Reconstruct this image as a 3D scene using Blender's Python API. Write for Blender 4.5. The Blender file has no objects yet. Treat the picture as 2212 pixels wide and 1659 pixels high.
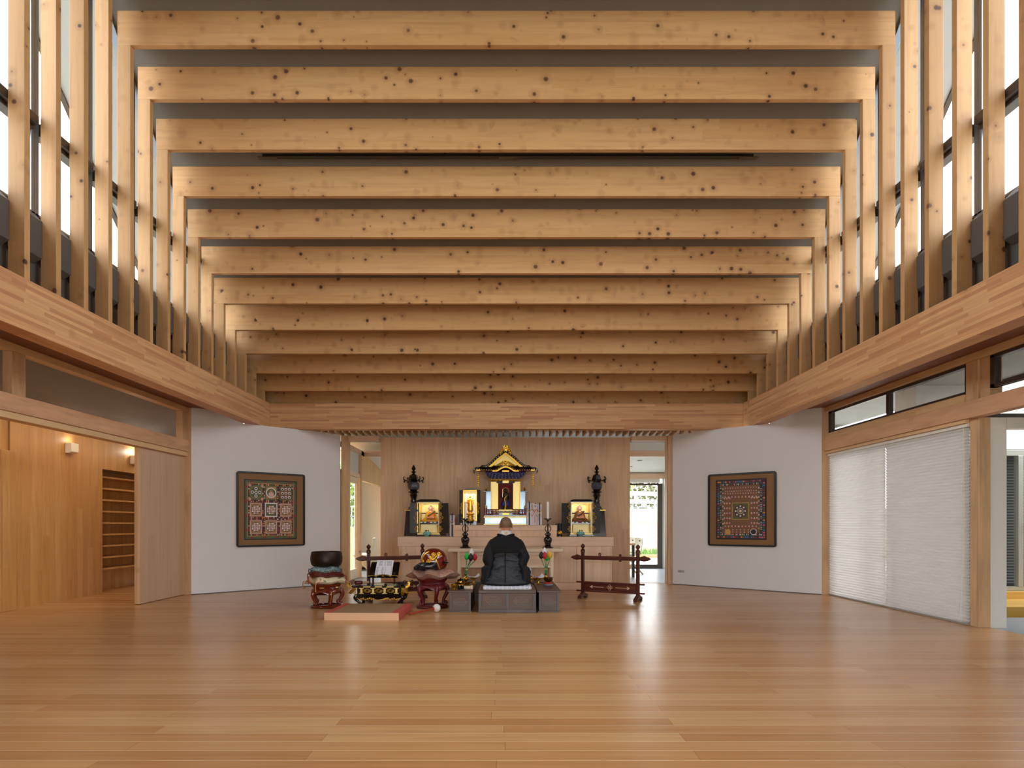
import bpy, bmesh, math, random
from mathutils import Vector, Matrix, noise
random.seed(7)
R = math.radians
PI = math.pi
scene = bpy.context.scene
COL = scene.collection
FPX = 1290.0      # focal length in px of the 2212 px wide frame
EYE = 1.10        # lens height
# ------------------------------------------------------------------ mesh builder
class MB:
    def __init__(s): s.v = []; s.f = []; s.m = []
    def face(s, idx, m=0): s.f.append(tuple(idx)); s.m.append(m)
    def add(s, vs, fs, m=0):
        b = len(s.v); s.v += [tuple(p) for p in vs]
        for f in fs: s.face([b + i for i in f], m)
        return s
    def box(s, x0, x1, y0, y1, z0, z1, m=0):
        vs = [(x0,y0,z0),(x1,y0,z0),(x1,y1,z0),(x0,y1,z0),(x0,y0,z1),(x1,y0,z1),(x1,y1,z1),(x0,y1,z1)]
        return s.add(vs, [(3,2,1,0),(4,5,6,7),(0,1,5,4),(1,2,6,5),(2,3,7,6),(3,0,4,7)], m)
    def obox(s, c, size, rot=(0,0,0), m=0):
        M = Matrix.Translation(c) @ (Matrix.Rotation(rot[2],4,'Z') @ Matrix.Rotation(rot[1],4,'Y') @ Matrix.Rotation(rot[0],4,'X'))
        a, b, d = [q/2 for q in size]
        vs = [M @ Vector(p) for p in [(-a,-b,-d),(a,-b,-d),(a,b,-d),(-a,b,-d),(-a,-b,d),(a,-b,d),(a,b,d),(-a,b,d)]]
        return s.add(vs, [(3,2,1,0),(4,5,6,7),(0,1,5,4),(1,2,6,5),(2,3,7,6),(3,0,4,7)], m)
    def beam(s, p, q, w, h, up=(0,0,1), m=0):
        p = Vector(p); q = Vector(q); d = (q-p).normalized(); u = Vector(up)
        sd = d.cross(u).normalized(); u = sd.cross(d).normalized()
        vs = []
        for e in (p, q):
            for a, b in ((-1,-1),(1,-1),(1,1),(-1,1)): vs.append(e + sd*a*w/2 + u*b*h/2)
        return s.add(vs, [(3,2,1,0),(4,5,6,7),(0,1,5,4),(1,2,6,5),(2,3,7,6),(3,0,4,7)], m)
    def loft(s, rings, m=0, closed=True, cap=True):
        n = len(rings[0]); b = len(s.v)
        for r in rings: s.v += [tuple(p) for p in r]
        for i in range(len(rings)-1):
            for j in range(n if closed else n-1):
                k = (j+1) % n
                s.face((b+i*n+j, b+i*n+k, b+(i+1)*n+k, b+(i+1)*n+j), m)
        if cap:
            s.face([b+j for j in range(n)][::-1], m)
            s.face([b+(len(rings)-1)*n+j for j in range(n)], m)
        return s
    def lathe(s, prof, c=(0,0,0), n=24, m=0, sx=1, sy=1, ph=0.0, cap=True):
        rings = []
        for r, z in prof:
            r = max(r, 1e-4)
            rings.append([(c[0]+math.cos(ph+2*PI*j/n)*r*sx, c[1]+math.sin(ph+2*PI*j/n)*r*sy, c[2]+z) for j in range(n)])
        return s.loft(rings, m, True, cap)
    def tube(s, pts, r, n=8, m=0, cap=True):
        pts = [Vector(p) for p in pts]; k = len(pts)
        rs = list(r) if isinstance(r, (list, tuple)) else [r]*k
        if 4 <= k <= 13:          # round the path off (Catmull-Rom)
            P2, R2 = [], []
            for i in range(k-1):
                p0, p1, p2, p3 = pts[max(i-1,0)], pts[i], pts[i+1], pts[min(i+2,k-1)]
                for q in range(3):
                    t = q/3; P2.append(((p1*2) + (p2-p0)*t + (p0*2-p1*5+p2*4-p3)*t*t + (p1*3-p0-p2*3+p3)*t**3)*.5); R2.append(rs[i]+(rs[i+1]-rs[i])*t)
            pts = P2+[pts[-1]]; rs = R2+[rs[-1]]; k = len(pts)
        rings = []; prev = None
        for i in range(k):
            t = (pts[min(i+1,k-1)] - pts[max(i-1,0)]).normalized()
            if prev is None:
                a = Vector((0,0,1)) if abs(t.z) < .9 else Vector((1,0,0))
                nn = t.cross(a).normalized()
            else:
                nn = (prev - t*prev.dot(t)).normalized()
            prev = nn; bb = t.cross(nn)
            rings.append([pts[i] + (nn*math.cos(2*PI*j/n) + bb*math.sin(2*PI*j/n))*rs[i] for j in range(n)])
        return s.loft(rings, m, True, cap)
    def ball(s, c, r, n=16, m=0):
        if not isinstance(r, (list, tuple)): r = (r, r, r)
        h = max(6, n//2)
        rings = []
        for i in range(h+1):
            a = -PI/2 + PI*i/h
            cr = max(math.cos(a), 1e-3)
            rings.append([(c[0]+r[0]*cr*math.cos(2*PI*j/n), c[1]+r[1]*cr*math.sin(2*PI*j/n), c[2]+r[2]*math.sin(a)) for j in range(n)])
        return s.loft(rings, m)
    def prism(s, poly, axis, a, b, m=0):
        def P(p, t):
            return (t,p[0],p[1]) if axis == 'x' else (p[0],t,p[1]) if axis == 'y' else (p[0],p[1],t)
        n = len(poly)
        vs = [P(p,a) for p in poly] + [P(p,b) for p in poly]
        fs = [tuple(range(n))[::-1], tuple(range(n,2*n))] + [(i,(i+1)%n,n+(i+1)%n,n+i) for i in range(n)]
        return s.add(vs, fs, m)
    def grid(s, fn, nu, nv, m=0, thick=None):
        b = len(s.v)
        for i in range(nu+1):
            for j in range(nv+1): s.v.append(tuple(fn(i/nu, j/nv)))
        for i in range(nu):
            for j in range(nv):
                q = b+i*(nv+1)+j
                s.face((q, q+nv+1, q+nv+2, q+1), m)
        return s
    def warp(s, fn):
        s.v = [tuple(fn(Vector(p))) for p in s.v]; return s
    def xf(s, M):
        s.v = [tuple(M @ Vector(p)) for p in s.v]; return s
    def mesh(s, name, mats, smooth=35):
        me = bpy.data.meshes.new(name)
        me.from_pydata(s.v, [], s.f)
        mats = mats if isinstance(mats, (list, tuple)) else [mats]
        for q in mats: me.materials.append(q)
        if len(mats) > 1: me.polygons.foreach_set('material_index', s.m)
        bm = bmesh.new(); bm.from_mesh(me)
        bmesh.ops.recalc_face_normals(bm, faces=bm.faces)
        bm.to_mesh(me); bm.free()
        if smooth:
            me.polygons.foreach_set('use_smooth', [True]*len(me.polygons))
            me.set_sharp_from_angle(angle=R(smooth))
        me.update()
        return me
def link(o): COL.objects.link(o); return o
def part(name, mb, mats, parent=None, label=None, bevel=0, sub=0, smooth=35, loc=None, kind=None, solid=0):
    o = bpy.data.objects.new(name, mb.mesh(name, mats, smooth)); link(o)
    if parent is not None: o.parent = parent
    if label: o['label'] = label
    if kind: o['kind'] = kind
    if loc: o.location = loc
    if solid:
        md = o.modifiers.new('Solid','SOLIDIFY'); md.thickness = solid; md.offset = 0
    if sub:
        md = o.modifiers.new('Sub','SUBSURF'); md.levels = sub; md.render_levels = sub
    if bevel:
        md = o.modifiers.new('Bevel','BEVEL'); md.width = bevel; md.segments = 2; md.limit_method = 'ANGLE'; md.angle_limit = R(40)
    return o
def struct(name, mb, mats, parent=None, **k):
    o = part(name, mb, mats, parent, **k)
    if parent is None: o['kind'] = 'structure'
    return o
def sroot(name):
    o = bpy.data.objects.new(name, None); link(o); o['kind'] = 'structure'; o.empty_display_size = .1
    return o
def tag(o, label, cat, group=None):
    o['label'] = label; o['category'] = cat
    if group: o['group'] = group
    return o
def thing(name, label, cat, loc=(0,0,0), rz=0, group=None):
    o = bpy.data.objects.new(name, None); link(o); o.location = loc; o.rotation_euler = (0,0,rz); o.empty_display_size = .1
    return tag(o, label, cat, group)
def copy_tree(o, parent=None):
    c = o.copy(); link(c)
    if parent is not None: c.parent = parent
    for ch in [q for q in list(o.children)]: copy_tree(ch, c)
    return c
def dup(o, label, loc=None, rz=None, group=None, scale=None):
    c = copy_tree(o); c['label'] = label
    if loc is not None: c.location = loc
    if rz is not None: c.rotation_euler = (0,0,rz)
    if group: c['group'] = group
    if scale: c.scale = scale
    return c
# ------------------------------------------------------------------ shader expressions
class E:
    """a socket with arithmetic"""
    def __init__(s, nt, sock): s.nt = nt; s.k = sock
    def _m(s, op, *a, clamp=False):
        n = s.nt.nodes.new('ShaderNodeMath'); n.operation = op; n.use_clamp = clamp
        for i, q in enumerate((s,)+a):
            if isinstance(q, E): s.nt.links.new(q.k, n.inputs[i])
            else: n.inputs[i].default_value = q
        return E(s.nt, n.outputs[0])
    def __add__(s, o): return s._m('ADD', o)
    def __radd__(s, o): return s._m('ADD', o)
    def __sub__(s, o): return s._m('SUBTRACT', o)
    def __rsub__(s, o): return (s*-1.0) + o
    def __mul__(s, o): return s._m('MULTIPLY', o)
    def __rmul__(s, o): return s._m('MULTIPLY', o)
    def __truediv__(s, o): return s._m('DIVIDE', o)
    def floor(s): return s._m('FLOOR')
    def fract(s): return s._m('FRACT')
    def abs(s): return s._m('ABSOLUTE')
    def sqrt(s): return s._m('SQRT')
    def sin(s): return s._m('SINE')
    def lt(s, o): return s._m('LESS_THAN', o)
    def gt(s, o): return s._m('GREATER_THAN', o)
    def min(s, o): return s._m('MINIMUM', o)
    def max(s, o): return s._m('MAXIMUM', o)
    def clamp(s): return s._m('ADD', 0.0, clamp=True)
    def ss(s, a, b):          # smooth ramp a..b -> 0..1
        n = s.nt.nodes.new('ShaderNodeMapRange'); n.interpolation_type = 'SMOOTHSTEP'
        s.nt.links.new(s.k, n.inputs[0])
        for i, q in ((1,a),(2,b)):
            if isinstance(q, E): s.nt.links.new(q.k, n.inputs[i])
            else: n.inputs[i].default_value = q
        n.inputs[3].default_value = 0; n.inputs[4].default_value = 1
        return E(s.nt, n.outputs[0])
def srgb(h):
    if isinstance(h, str):
        h = h.lstrip('#'); c = [int(h[i:i+2],16)/255 for i in (0,2,4)]
    else: c = [q/255 for q in h]
    return tuple(q/12.92 if q <= .04045 else ((q+.055)/1.055)**2.4 for q in c) + (1.0,)
class Sh:
    def __init__(s, name):
        s.mat = bpy.data.materials.new(name); s.mat.use_nodes = True
        s.nt = s.mat.node_tree; s.bsdf = s.nt.nodes['Principled BSDF']; s._xyz = None
    def set(s, **k):
        names = dict(rough='Roughness', metal='Metallic', spec='Specular IOR Level', coat='Coat Weight', coatr='Coat Roughness', sheen='Sheen Weight', ior='IOR', trans='Transmission Weight')
        for a, b in k.items():
            i = s.bsdf.inputs[names[a]]
            if isinstance(b, E): s.nt.links.new(b.k, i)
            else: i.default_value = b
        return s
    def xyz(s):
        if s._xyz is None:
            t = s.nt.nodes.new('ShaderNodeTexCoord'); p = s.nt.nodes.new('ShaderNodeSeparateXYZ')
            s.nt.links.new(t.outputs['Object'], p.inputs[0]); s._xyz = [E(s.nt, p.outputs[i]) for i in range(3)]
        return s._xyz
    def vec(s, a, b, c=0.0):
        n = s.nt.nodes.new('ShaderNodeCombineXYZ')
        for i, q in enumerate((a,b,c)):
            if isinstance(q, E): s.nt.links.new(q.k, n.inputs[i])
            else: n.inputs[i].default_value = q
        return n.outputs[0]
    def white(s, v):
        n = s.nt.nodes.new('ShaderNodeTexWhiteNoise'); n.noise_dimensions = '3D'; s.nt.links.new(v, n.inputs['Vector'])
        return E(s.nt, n.outputs['Value'])
    def noise(s, v, scale=1, detail=3, rough=.55, dist=0):
        n = s.nt.nodes.new('ShaderNodeTexNoise'); n.noise_dimensions = '3D'
        if v is not None: s.nt.links.new(v, n.inputs['Vector'])
        n.inputs['Scale'].default_value = scale; n.inputs['Detail'].default_value = detail; n.inputs['Roughness'].default_value = rough; n.inputs['Distortion'].default_value = dist
        return E(s.nt, n.outputs[0])
    def voro(s, v, scale=1, feature='F1', rnd=1):
        n = s.nt.nodes.new('ShaderNodeTexVoronoi'); n.feature = feature
        if v is not None: s.nt.links.new(v, n.inputs['Vector'])
        n.inputs['Scale'].default_value = scale; n.inputs['Randomness'].default_value = rnd
        sp = s.nt.nodes.new('ShaderNodeSeparateColor'); s.nt.links.new(n.outputs['Color'], sp.inputs[0])
        return E(s.nt, n.outputs['Distance']), E(s.nt, sp.outputs[0]), E(s.nt, sp.outputs[1])
    def ramp(s, f, stops, interp='LINEAR'):
        n = s.nt.nodes.new('ShaderNodeValToRGB'); n.color_ramp.interpolation = interp
        s.nt.links.new(f.k, n.inputs[0]); el = n.color_ramp.elements
        while len(el) < len(stops): el.new(.5)
        for e, (p, c) in zip(el, stops): e.position = p; e.color = srgb(c)
        return n.outputs[0]
    def col(s, c):
        n = s.nt.nodes.new('ShaderNodeRGB'); n.outputs[0].default_value = srgb(c); return n.outputs[0]
    def mix(s, f, a, b, mode='MIX'):
        n = s.nt.nodes.new('ShaderNodeMix'); n.data_type = 'RGBA'; n.blend_type = mode
        if isinstance(f, E): s.nt.links.new(f.k, n.inputs[0])
        else: n.inputs[0].default_value = f
        for i, q in ((6,a),(7,b)):
            if isinstance(q, (str, tuple)): n.inputs[i].default_value = srgb(q)
            else: s.nt.links.new(q, n.inputs[i])
        return n.outputs[2]
    def gray(s, e):
        return s.vec(e, e, e)
    def base(s, c):
        i = s.bsdf.inputs['Base Color']
        if isinstance(c, (str, tuple)): i.default_value = srgb(c)
        else: s.nt.links.new(c, i)
        return s
    def bump(s, h, strength=.3, dist=.01):
        n = s.nt.nodes.new('ShaderNodeBump'); n.inputs['Strength'].default_value = strength; n.inputs['Distance'].default_value = dist
        s.nt.links.new(h.k, n.inputs['Height']); s.nt.links.new(n.outputs[0], s.bsdf.inputs['Normal']); return s
def flat(name, c, rough=.6, metal=0, spec=.5, var=.06, scale=6, coat=0, sheen=0):
    """plain material with a slight procedural mottling"""
    s = Sh(name); x, y, z = s.xyz()
    n = s.noise(s.vec(x,y,z), scale, 3)
    f = n*(2*var) + (1-var)
    s.base(s.mix(1.0, s.col(c), s.gray(f), 'MULTIPLY'))
    s.set(rough=rough, metal=metal, spec=spec)
    if coat: s.set(coat=coat, coatr=.05)
    if sheen: s.set(sheen=sheen)
    return s.mat
def paler(c, t=.20):
    v = [int(c[i:i+2],16) for i in (1,3,5)]
    if sum(v) < 330: return c
    return '#%02x%02x%02x' % tuple(int(a+(b-a)*t) for a, b in zip(v, (234,214,190)))
def wood(name, along, across, stops, width=.1, length=1.8, half=False, gap=.0, gapd=.5, knots=0, ksize=.03, pale_edge=False, kcol='#3a2014', grain=.22, fine=90, rough=.5, coat=0, spec=.4, big=.0, bump=.15, kshape=1.0, third=None):
    stops = [(q, paler(c)) for q, c in stops]
    s = Sh(name); X = dict(zip('XYZ', s.xyz()))
    u = X[along]; v = X[across]; w = X[[q for q in 'XYZ' if q not in (along, across)][0]]
    row = (v/width + 100.0).floor(); fv = (v/width + 100.0).fract()
    if half: off = row*0.5 + s.white(s.vec(row, 3.3, 0))*.06
    else: off = s.white(s.vec(row, 3.3, 0))*7.0
    uu = u/length + off + 50.0
    cl = uu.floor(); fu = uu.fract()
    r = s.white(s.vec(row, cl, 1.7))
    r2 = s.white(s.vec(row, cl, 9.1))
    base = s.ramp(r, stops)
    g1 = s.noise(s.vec(u*1.3 + r*37.0, v*fine*.22 + r2*11.0, w*fine*.22), 1.0, 5, .6, .4)
    g2 = s.noise(s.vec(u*2.5 + r2*17.0, v*fine, w*fine), 1.0, 3, .6)
    f = (g1 - .5)*grain*2.0 + (g2 - .5)*grain*1.1 + 1.0
    if big: f = f + (s.noise(s.vec(u*.35, v*1.1, w*1.1), 1.0, 2) - .5)*big
    c = s.mix(1.0, base, s.gray(f), 'MULTIPLY')
    # warmer where the grain is dark
    c = s.mix(((g1 - .5)*-1.6).clamp()*.45, c, '#a4622f')
    if knots:
        d, a, b = s.voro(s.vec(u*knots, v*knots*kshape + w*knots*.9, 0.0), 1.0)
        rad = ((a - .30).max(0.0)*ksize + .005)*knots*a.gt(.30)
        k = 1.0 - d.ss(rad*.55, rad*1.15 + .0001)
        halo = (1.0 - d.ss(rad, rad*3.2 + .0001))*a.gt(.30)
        c = s.mix(halo*.25, c, '#8a5a2e')
        kc = s.mix(b, kcol, '#6b4632')
        c = s.mix(k*.92, c, kc)
    h = g2*.12 + g1*.1
    if gap:
        e = fv.min(1.0 - fv)*width
        e2 = fu.min(1.0 - fu)*length
        ge = 1.0 - e.min(e2).ss(gap*.35, gap)
        if pale_edge:      # bevel reflections painted as pale lines along the boards, fine dark butt joints
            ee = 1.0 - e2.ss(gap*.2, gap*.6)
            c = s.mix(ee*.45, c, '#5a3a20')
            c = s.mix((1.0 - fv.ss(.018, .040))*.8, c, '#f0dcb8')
        else: c = s.mix(ge*gapd, c, '#3c2413')
        h = h - ge*1.0
    s.base(c)
    s.set(rough=rough, spec=spec)
    if coat: s.set(coat=coat, coatr=.12)
    if bump: s.bump(h, bump, .004)
    return s.mat
# ------------------------------------------------------------------ camera
cam = bpy.data.objects.new('camera', bpy.data.cameras.new('camera')); link(cam)
cam.data.sensor_fit = 'HORIZONTAL'; cam.data.sensor_width = 36.0
cam.data.lens = FPX/2212*36.0
cam.data.shift_x = (1106-1094)/2212; cam.data.shift_y = (1133-829.5)/2212
cam.location = (0, 0, EYE); cam.rotation_euler = (R(90), 0, 0)
cam.data.clip_start = .05; cam.data.clip_end = 400
scene.camera = cam
# ------------------------------------------------------------------ materials of the place
M = {}
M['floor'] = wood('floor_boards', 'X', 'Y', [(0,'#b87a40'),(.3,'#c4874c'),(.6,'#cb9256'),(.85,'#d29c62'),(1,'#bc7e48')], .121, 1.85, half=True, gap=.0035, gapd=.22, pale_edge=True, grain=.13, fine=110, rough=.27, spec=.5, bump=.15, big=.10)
M['beam'] = wood('knotty_pine', 'X', 'Z', [(0,'#c58f52'),(.5,'#c99459'),(1,'#cd9a60')], .126, 3.1, gap=.0, knots=7.6, ksize=.040, grain=.13, fine=60, rough=.55, big=.06, bump=.08)
M['post'] = wood('knotty_pine_post', 'Z', 'X', [(0,'#b98850'),(1,'#bf8f57')], .31, 4.0, gap=.0, knots=7.2, ksize=.036, grain=.14, fine=70, rough=.55, big=.1, bump=.08)
M['girder_x'] = wood('laminated_strips', 'X', 'Z', [(0,'#b87a4c'),(.2,'#cb925f'),(.5,'#d8a570'),(.8,'#d09862'),(1,'#b8764e')], .033, .85, gap=.0009, gapd=.3, knots=2.4, ksize=.05, kcol='#7d4527', grain=.2, fine=90, rough=.55, bump=.1)
M['girder_y'] = wood('laminated_strips_side', 'Y', 'Z', [(0,'#b87a4c'),(.2,'#cb925f'),(.5,'#d8a570'),(.8,'#d09862'),(1,'#b8764e')], .033, .85, gap=.0009, gapd=.3, knots=2.4, ksize=.05, kcol='#7d4527', grain=.2, fine=90, rough=.55, bump=.1)
M['lintel'] = wood('cedar_lintel', 'Y', 'Z', [(0,'#c9936c'),(.5,'#cf9a72'),(1,'#c78c66')], .5, 3.4, grain=.34, fine=26, rough=.5, big=.15)
M['trimy'] = wood('pine_trim', 'Y', 'Z', [(0,'#cfa470'),(1,'#d8b07c')], .4, 4.0, grain=.16, fine=60, rough=.5)
M['col'] = wood('pine_column', 'Z', 'Y', [(0,'#c3976a'),(1,'#cba276')], .4, 4.0, grain=.28, fine=34, rough=.5, knots=1.6, ksize=.03, big=.1)
M['altarwall'] = wood('cedar_wall_boards', 'Z', 'X', [(0,'#d6a97c'),(.3,'#dcb287'),(.6,'#e0b78d'),(.85,'#d9ac82'),(1,'#e2bd94')], .104, 2.3, gap=.0008, gapd=.25, grain=.16, fine=80, rough=.45, big=.12)
M['altar'] = wood('pale_cypress', 'Z', 'X', [(0,'#e0b792'),(.4,'#e5bf9c'),(.8,'#e8c5a3'),(1,'#deb08e')], .094, 5.0, gap=.0004, gapd=.2, grain=.12, fine=90, rough=.5)
M['altarh'] = wood('pale_cypress_rail', 'X', 'Z', [(0,'#e4bc9a'),(1,'#e6c09f')], .5, 6.0, grain=.12, fine=60, rough=.5)
M['pale'] = wood('white_cypress', 'X', 'Z', [(0,'#ead2b0'),(1,'#eed8b8')], .5, 6.0, grain=.07, fine=60, rough=.5)
M['corr'] = wood('corridor_boards', 'Z', 'Y', [(0,'#bb7f38'),(.35,'#c28842'),(.7,'#ca924d'),(1,'#b67a34')], .11, 4.0, gap=.0006, gapd=.2, grain=.2, fine=60, rough=.45, big=.15, knots=.8, ksize=.02, kcol='#a86a30')
M['doorply'] = wood('sliding_door_veneer', 'Z', 'Y', [(0,'#c19a7a'),(1,'#c8a283')], .2, 4.0, grain=.08, fine=90, rough=.5)
M['slat'] = wood('ceiling_slat_pine', 'Y', 'Z', [(0,'#d2a873'),(1,'#dcb582')], .4, 3.0, grain=.1, fine=60, rough=.5)
M['dkwood'] = wood('dark_soffit_wood', 'Y', 'X', [(0,'#7a4a30'),(1,'#86543a')], .2, 3.0, grain=.2, fine=50, rough=.6)
M['white'] = flat('white_plaster', '#dedad8', .85, var=.015, scale=3)
M['whitep'] = flat('white_paint', '#e6e2d8', .7, var=.01)
M['ceil'] = flat('grey_ceiling_board', '#6e675d', .55, var=.03, scale=1.5)
M['eave'] = flat('pale_eave_board', '#a3a39f', .8, var=.03)
M['dgrey'] = flat('dark_grey_panel', '#55504c', .6, var=.03)
M['bronze'] = flat('bronze_aluminium', '#4a4038', .4, .4)
M['alu'] = flat('grey_aluminium', '#8d98a6', .35, .6)
M['alul'] = flat('pale_aluminium', '#b9b7ae', .4, .5)
M['black'] = flat('matt_black', '#14110f', .5)
M['conc'] = flat('pale_concrete', '#9aa0a6', .35, var=.12, scale=2)
g = Sh('window_glass'); nt = g.nt
tr = nt.nodes.new('ShaderNodeBsdfTransparent'); gl = nt.nodes.new('ShaderNodeBsdfGlossy'); gl.inputs['Roughness'].default_value = .02
lw = nt.nodes.new('ShaderNodeLayerWeight'); lw.inputs[0].default_value = .5; e = E(nt, lw.outputs['Facing']); fr = (e*e*e*e*e)*.5 + .025; mx = nt.nodes.new('ShaderNodeMixShader')
tr.inputs[0].default_value = (.97,.98,.98,1)
nt.links.new(fr.k, mx.inputs[0]); nt.links.new(tr.outputs[0], mx.inputs[1]); nt.links.new(gl.outputs[0], mx.inputs[2])
nt.links.new(mx.outputs[0], nt.nodes['Material Output'].inputs[0]); M['glass'] = g.mat
# ------------------------------------------------------------------ roof curve
NK = 12
def YK(k): return 6.60 + .363*k
ZB = [6.40,6.06,5.70,5.33,4.975,4.64,4.35,4.08,3.82,3.60,3.39,3.225]
def zb(k): return ZB[k] if k >= 0 else 6.40 - .345*k
BH = .38
RIDGE = 4.06
prof = [(YK(k), zb(k)+BH+.006) for k in range(-7, 12)]          # underside of the ceiling, ridge first
prof[-1] = (10.80, 3.50)
mir = [(2*RIDGE - y, z) for y, z in prof[::-1]][:-1]
full = mir + prof                                              # rises from behind the camera to the ridge and falls to the altar
def zroof(y):
    for (a, za), (b, zb_) in zip(full, full[1:]):
        if a <= y <= b: return za + (zb_-za)*(y-a)/(b-a)
    return full[-1][1]
def roofband(x0, x1, t0, t1):
    b = MB(); n = len(full)
    b.prism([(y, z+t0) for y, z in full] + [(y, z+t1) for y, z in full[::-1]], 'x', x0, x1)
    return b
struct('ceiling', roofband(-4.47, 4.47, 0, .12), M['ceil'], smooth=20)
struct('roof_eave_left', roofband(-5.30, -4.471, .0, .12), M['eave'], smooth=20)
struct('roof_eave_right', roofband(4.471, 5.30, .0, .12), M['eave'], smooth=20)
for nm, sx in (('left',-1),('right',1)):
    b = MB()
    b.prism([(y, z-.03) for y, z in full] + [(y, z+.15) for y, z in full[::-1]], 'x', *sorted((sx*5.301, sx*5.36)))
    struct('trim_eave_'+nm, b, M['bronze'])
# ------------------------------------------------------------------ timber frames
XI, XO, TH = 4.155, 4.300, .062
ORD = ['first','second','third','fourth','fifth','sixth','seventh','eighth','ninth','tenth','eleventh','twelfth','thirteenth','fourteenth','fifteenth','sixteenth','seventeenth']
GT = 3.22
for k in range(11, -6, -1):
    n = ORD[11-k]
    t = thing('timber_frame', 'knotty pine roof beam on two posts, %s frame counting from the altar end' % n, 'timber frame', (0, YK(k), 0), 0, 'timber frames of the hall roof')
    z0 = zb(k)
    dx = (k*7.31) % 5.0
    b = MB().box(-XO, XO, 0, TH, z0, z0+BH)
    o = part('beam', b, M['beam'], t, bevel=.003); 
    for v in o.data.vertices: v.co.z -= 0
    for sx in (-1, 1):
        if z0 - GT > .03:
            b = MB().box(*sorted((sx*XI, sx*XO)), 0, TH, GT, z0)
            part('post', b, M['post'], t, bevel=.003)
# knots differ from beam to beam: shift each mesh's own origin
for o in bpy.data.objects:
    if o.name.startswith(('beam','post')) and o.type == 'MESH':
        sh = Vector((random.uniform(-40,40), random.uniform(-9,9), random.uniform(-40,40)))
        sh.z = round(sh.z/.126)*.126 - (o.data.vertices[0].co.z % .126 if o.name.startswith('beam') else 0)
        o.data.transform(Matrix.Translation(sh)); o.location = -sh
# ------------------------------------------------------------------ girders
for nm, sx in (('left',-1),('right',1)):
    b = MB().box(*sorted((sx*4.14, sx*4.34)), -2.6, 10.65, 2.77, GT)
    struct('trim_girder_'+nm, b, M['girder_y'], bevel=.004)
    b = MB().box(*sorted((sx*4.345, sx*5.02)), -2.6, 9.5, 2.93, 2.99)      # brown soffit between girder and wall
    struct('ceiling_soffit_'+nm, b, M['dkwood'])
    # dark wall behind the foot of the posts, with a boxed sill standing proud of it
    b = MB().box(*sorted((sx*4.36, sx*4.50)), -2.6, 10.9, 2.99, 3.97)
    struct('wall_upper_'+nm, b, M['dgrey'])
    for k in range(-5, 8):
        y0, y1 = YK(k-1)+TH+.004, YK(k)-.004
        b = MB()
        b.prism([(sx*4.359,3.50),(sx*4.28,3.55),(sx*4.28,3.89),(sx*4.359,3.97)], 'y', y0, y1)
        struct('trim_sill_box_'+nm, b, M['dgrey'], bevel=.004)
b = MB().box(-4.139, 4.139, 10.45, 10.63, 2.77, GT)
struct('trim_girder_back', b, M['girder_x'], bevel=.004)
b = MB().box(-4.5, 4.5, 10.66, 10.80, 2.90, 3.62); struct('wall_above_girder', b, M['dgrey'])
# ------------------------------------------------------------------ clerestory windows
ML, SILL, TRZ = 4.42, 3.975, 4.83
wi = 1
for nm, sx in (('left',-1),('right',1)):
    ks = [-9,-5,-3,-1,1,3,5,7,9]
    for a, c in zip(ks, ks[1:]):
        y0, y1 = YK(a)+.10, YK(c)+.10
        z0, z1 = zroof(y0), zroof(y1)
        w = sroot('window_%d' % wi); wi += 1
        x0, x1 = sorted((sx*(ML-.035), sx*(ML+.045)))
        b = MB()
        b.box(x0, x1, y1-.10, y1-.055, SILL, zroof(y1-.08)-.01)            # far jamb
        b.box(x0, x1, y1-.052, y1-.008, SILL, zroof(y1-.03)-.01)
        b.box(x0, x1, y0, y1, SILL, SILL+.03)
        ysl = [y0 + (y1-y0)*i/4 for i in range(5)]
        b.prism([(y, zroof(y)-.05) for y in ysl] + [(y, zroof(y)-.003) for y in ysl[::-1]], 'x', x0, x1)
        part('frame', b, M['alu'], w, bevel=.003)
        if z1 > TRZ+.2 or z0 > TRZ+.3:
            ye = y1-.1
            while zroof(ye) < TRZ+.1: ye -= .02
            b = MB().box(*sorted((sx*(ML-.11), sx*(ML+.05))), y0, ye, TRZ-.05, TRZ+.035)
            b.box(*sorted((sx*(ML-.06), sx*(ML+.05))), y0, ye, TRZ-.085, TRZ-.051)
            part('transom', b, M['bronze'], w, bevel=.006)
        b = MB().prism([(y0,SILL+.02),(y1-.06,SILL+.02)] + [(min(y,y1-.06), zroof(y)-.03) for y in ysl[::-1]], 'x', *sorted((sx*ML, sx*(ML+.006))))
        part('pane', b, M['glass'], w)
# the glazing behind the camera
for nm, sx in (('left',-1),('right',1)):
    ysl = [-2.55, -1.0, .6, 2.0, 3.40]
    b = MB().prism([(-2.55,SILL),(3.40,SILL)] + [(y, zroof(y)-.01) for y in ysl[::-1]], 'x', *sorted((sx*ML, sx*(ML+.006))))
    w = sroot('window_%d' % wi); wi += 1
    part('pane', b, M['glass'], w)
# ------------------------------------------------------------------ floor
struct('floor', MB().box(-7.2, 5.16, -3.0, 11.24, -.05, 0), M['floor'])
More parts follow.
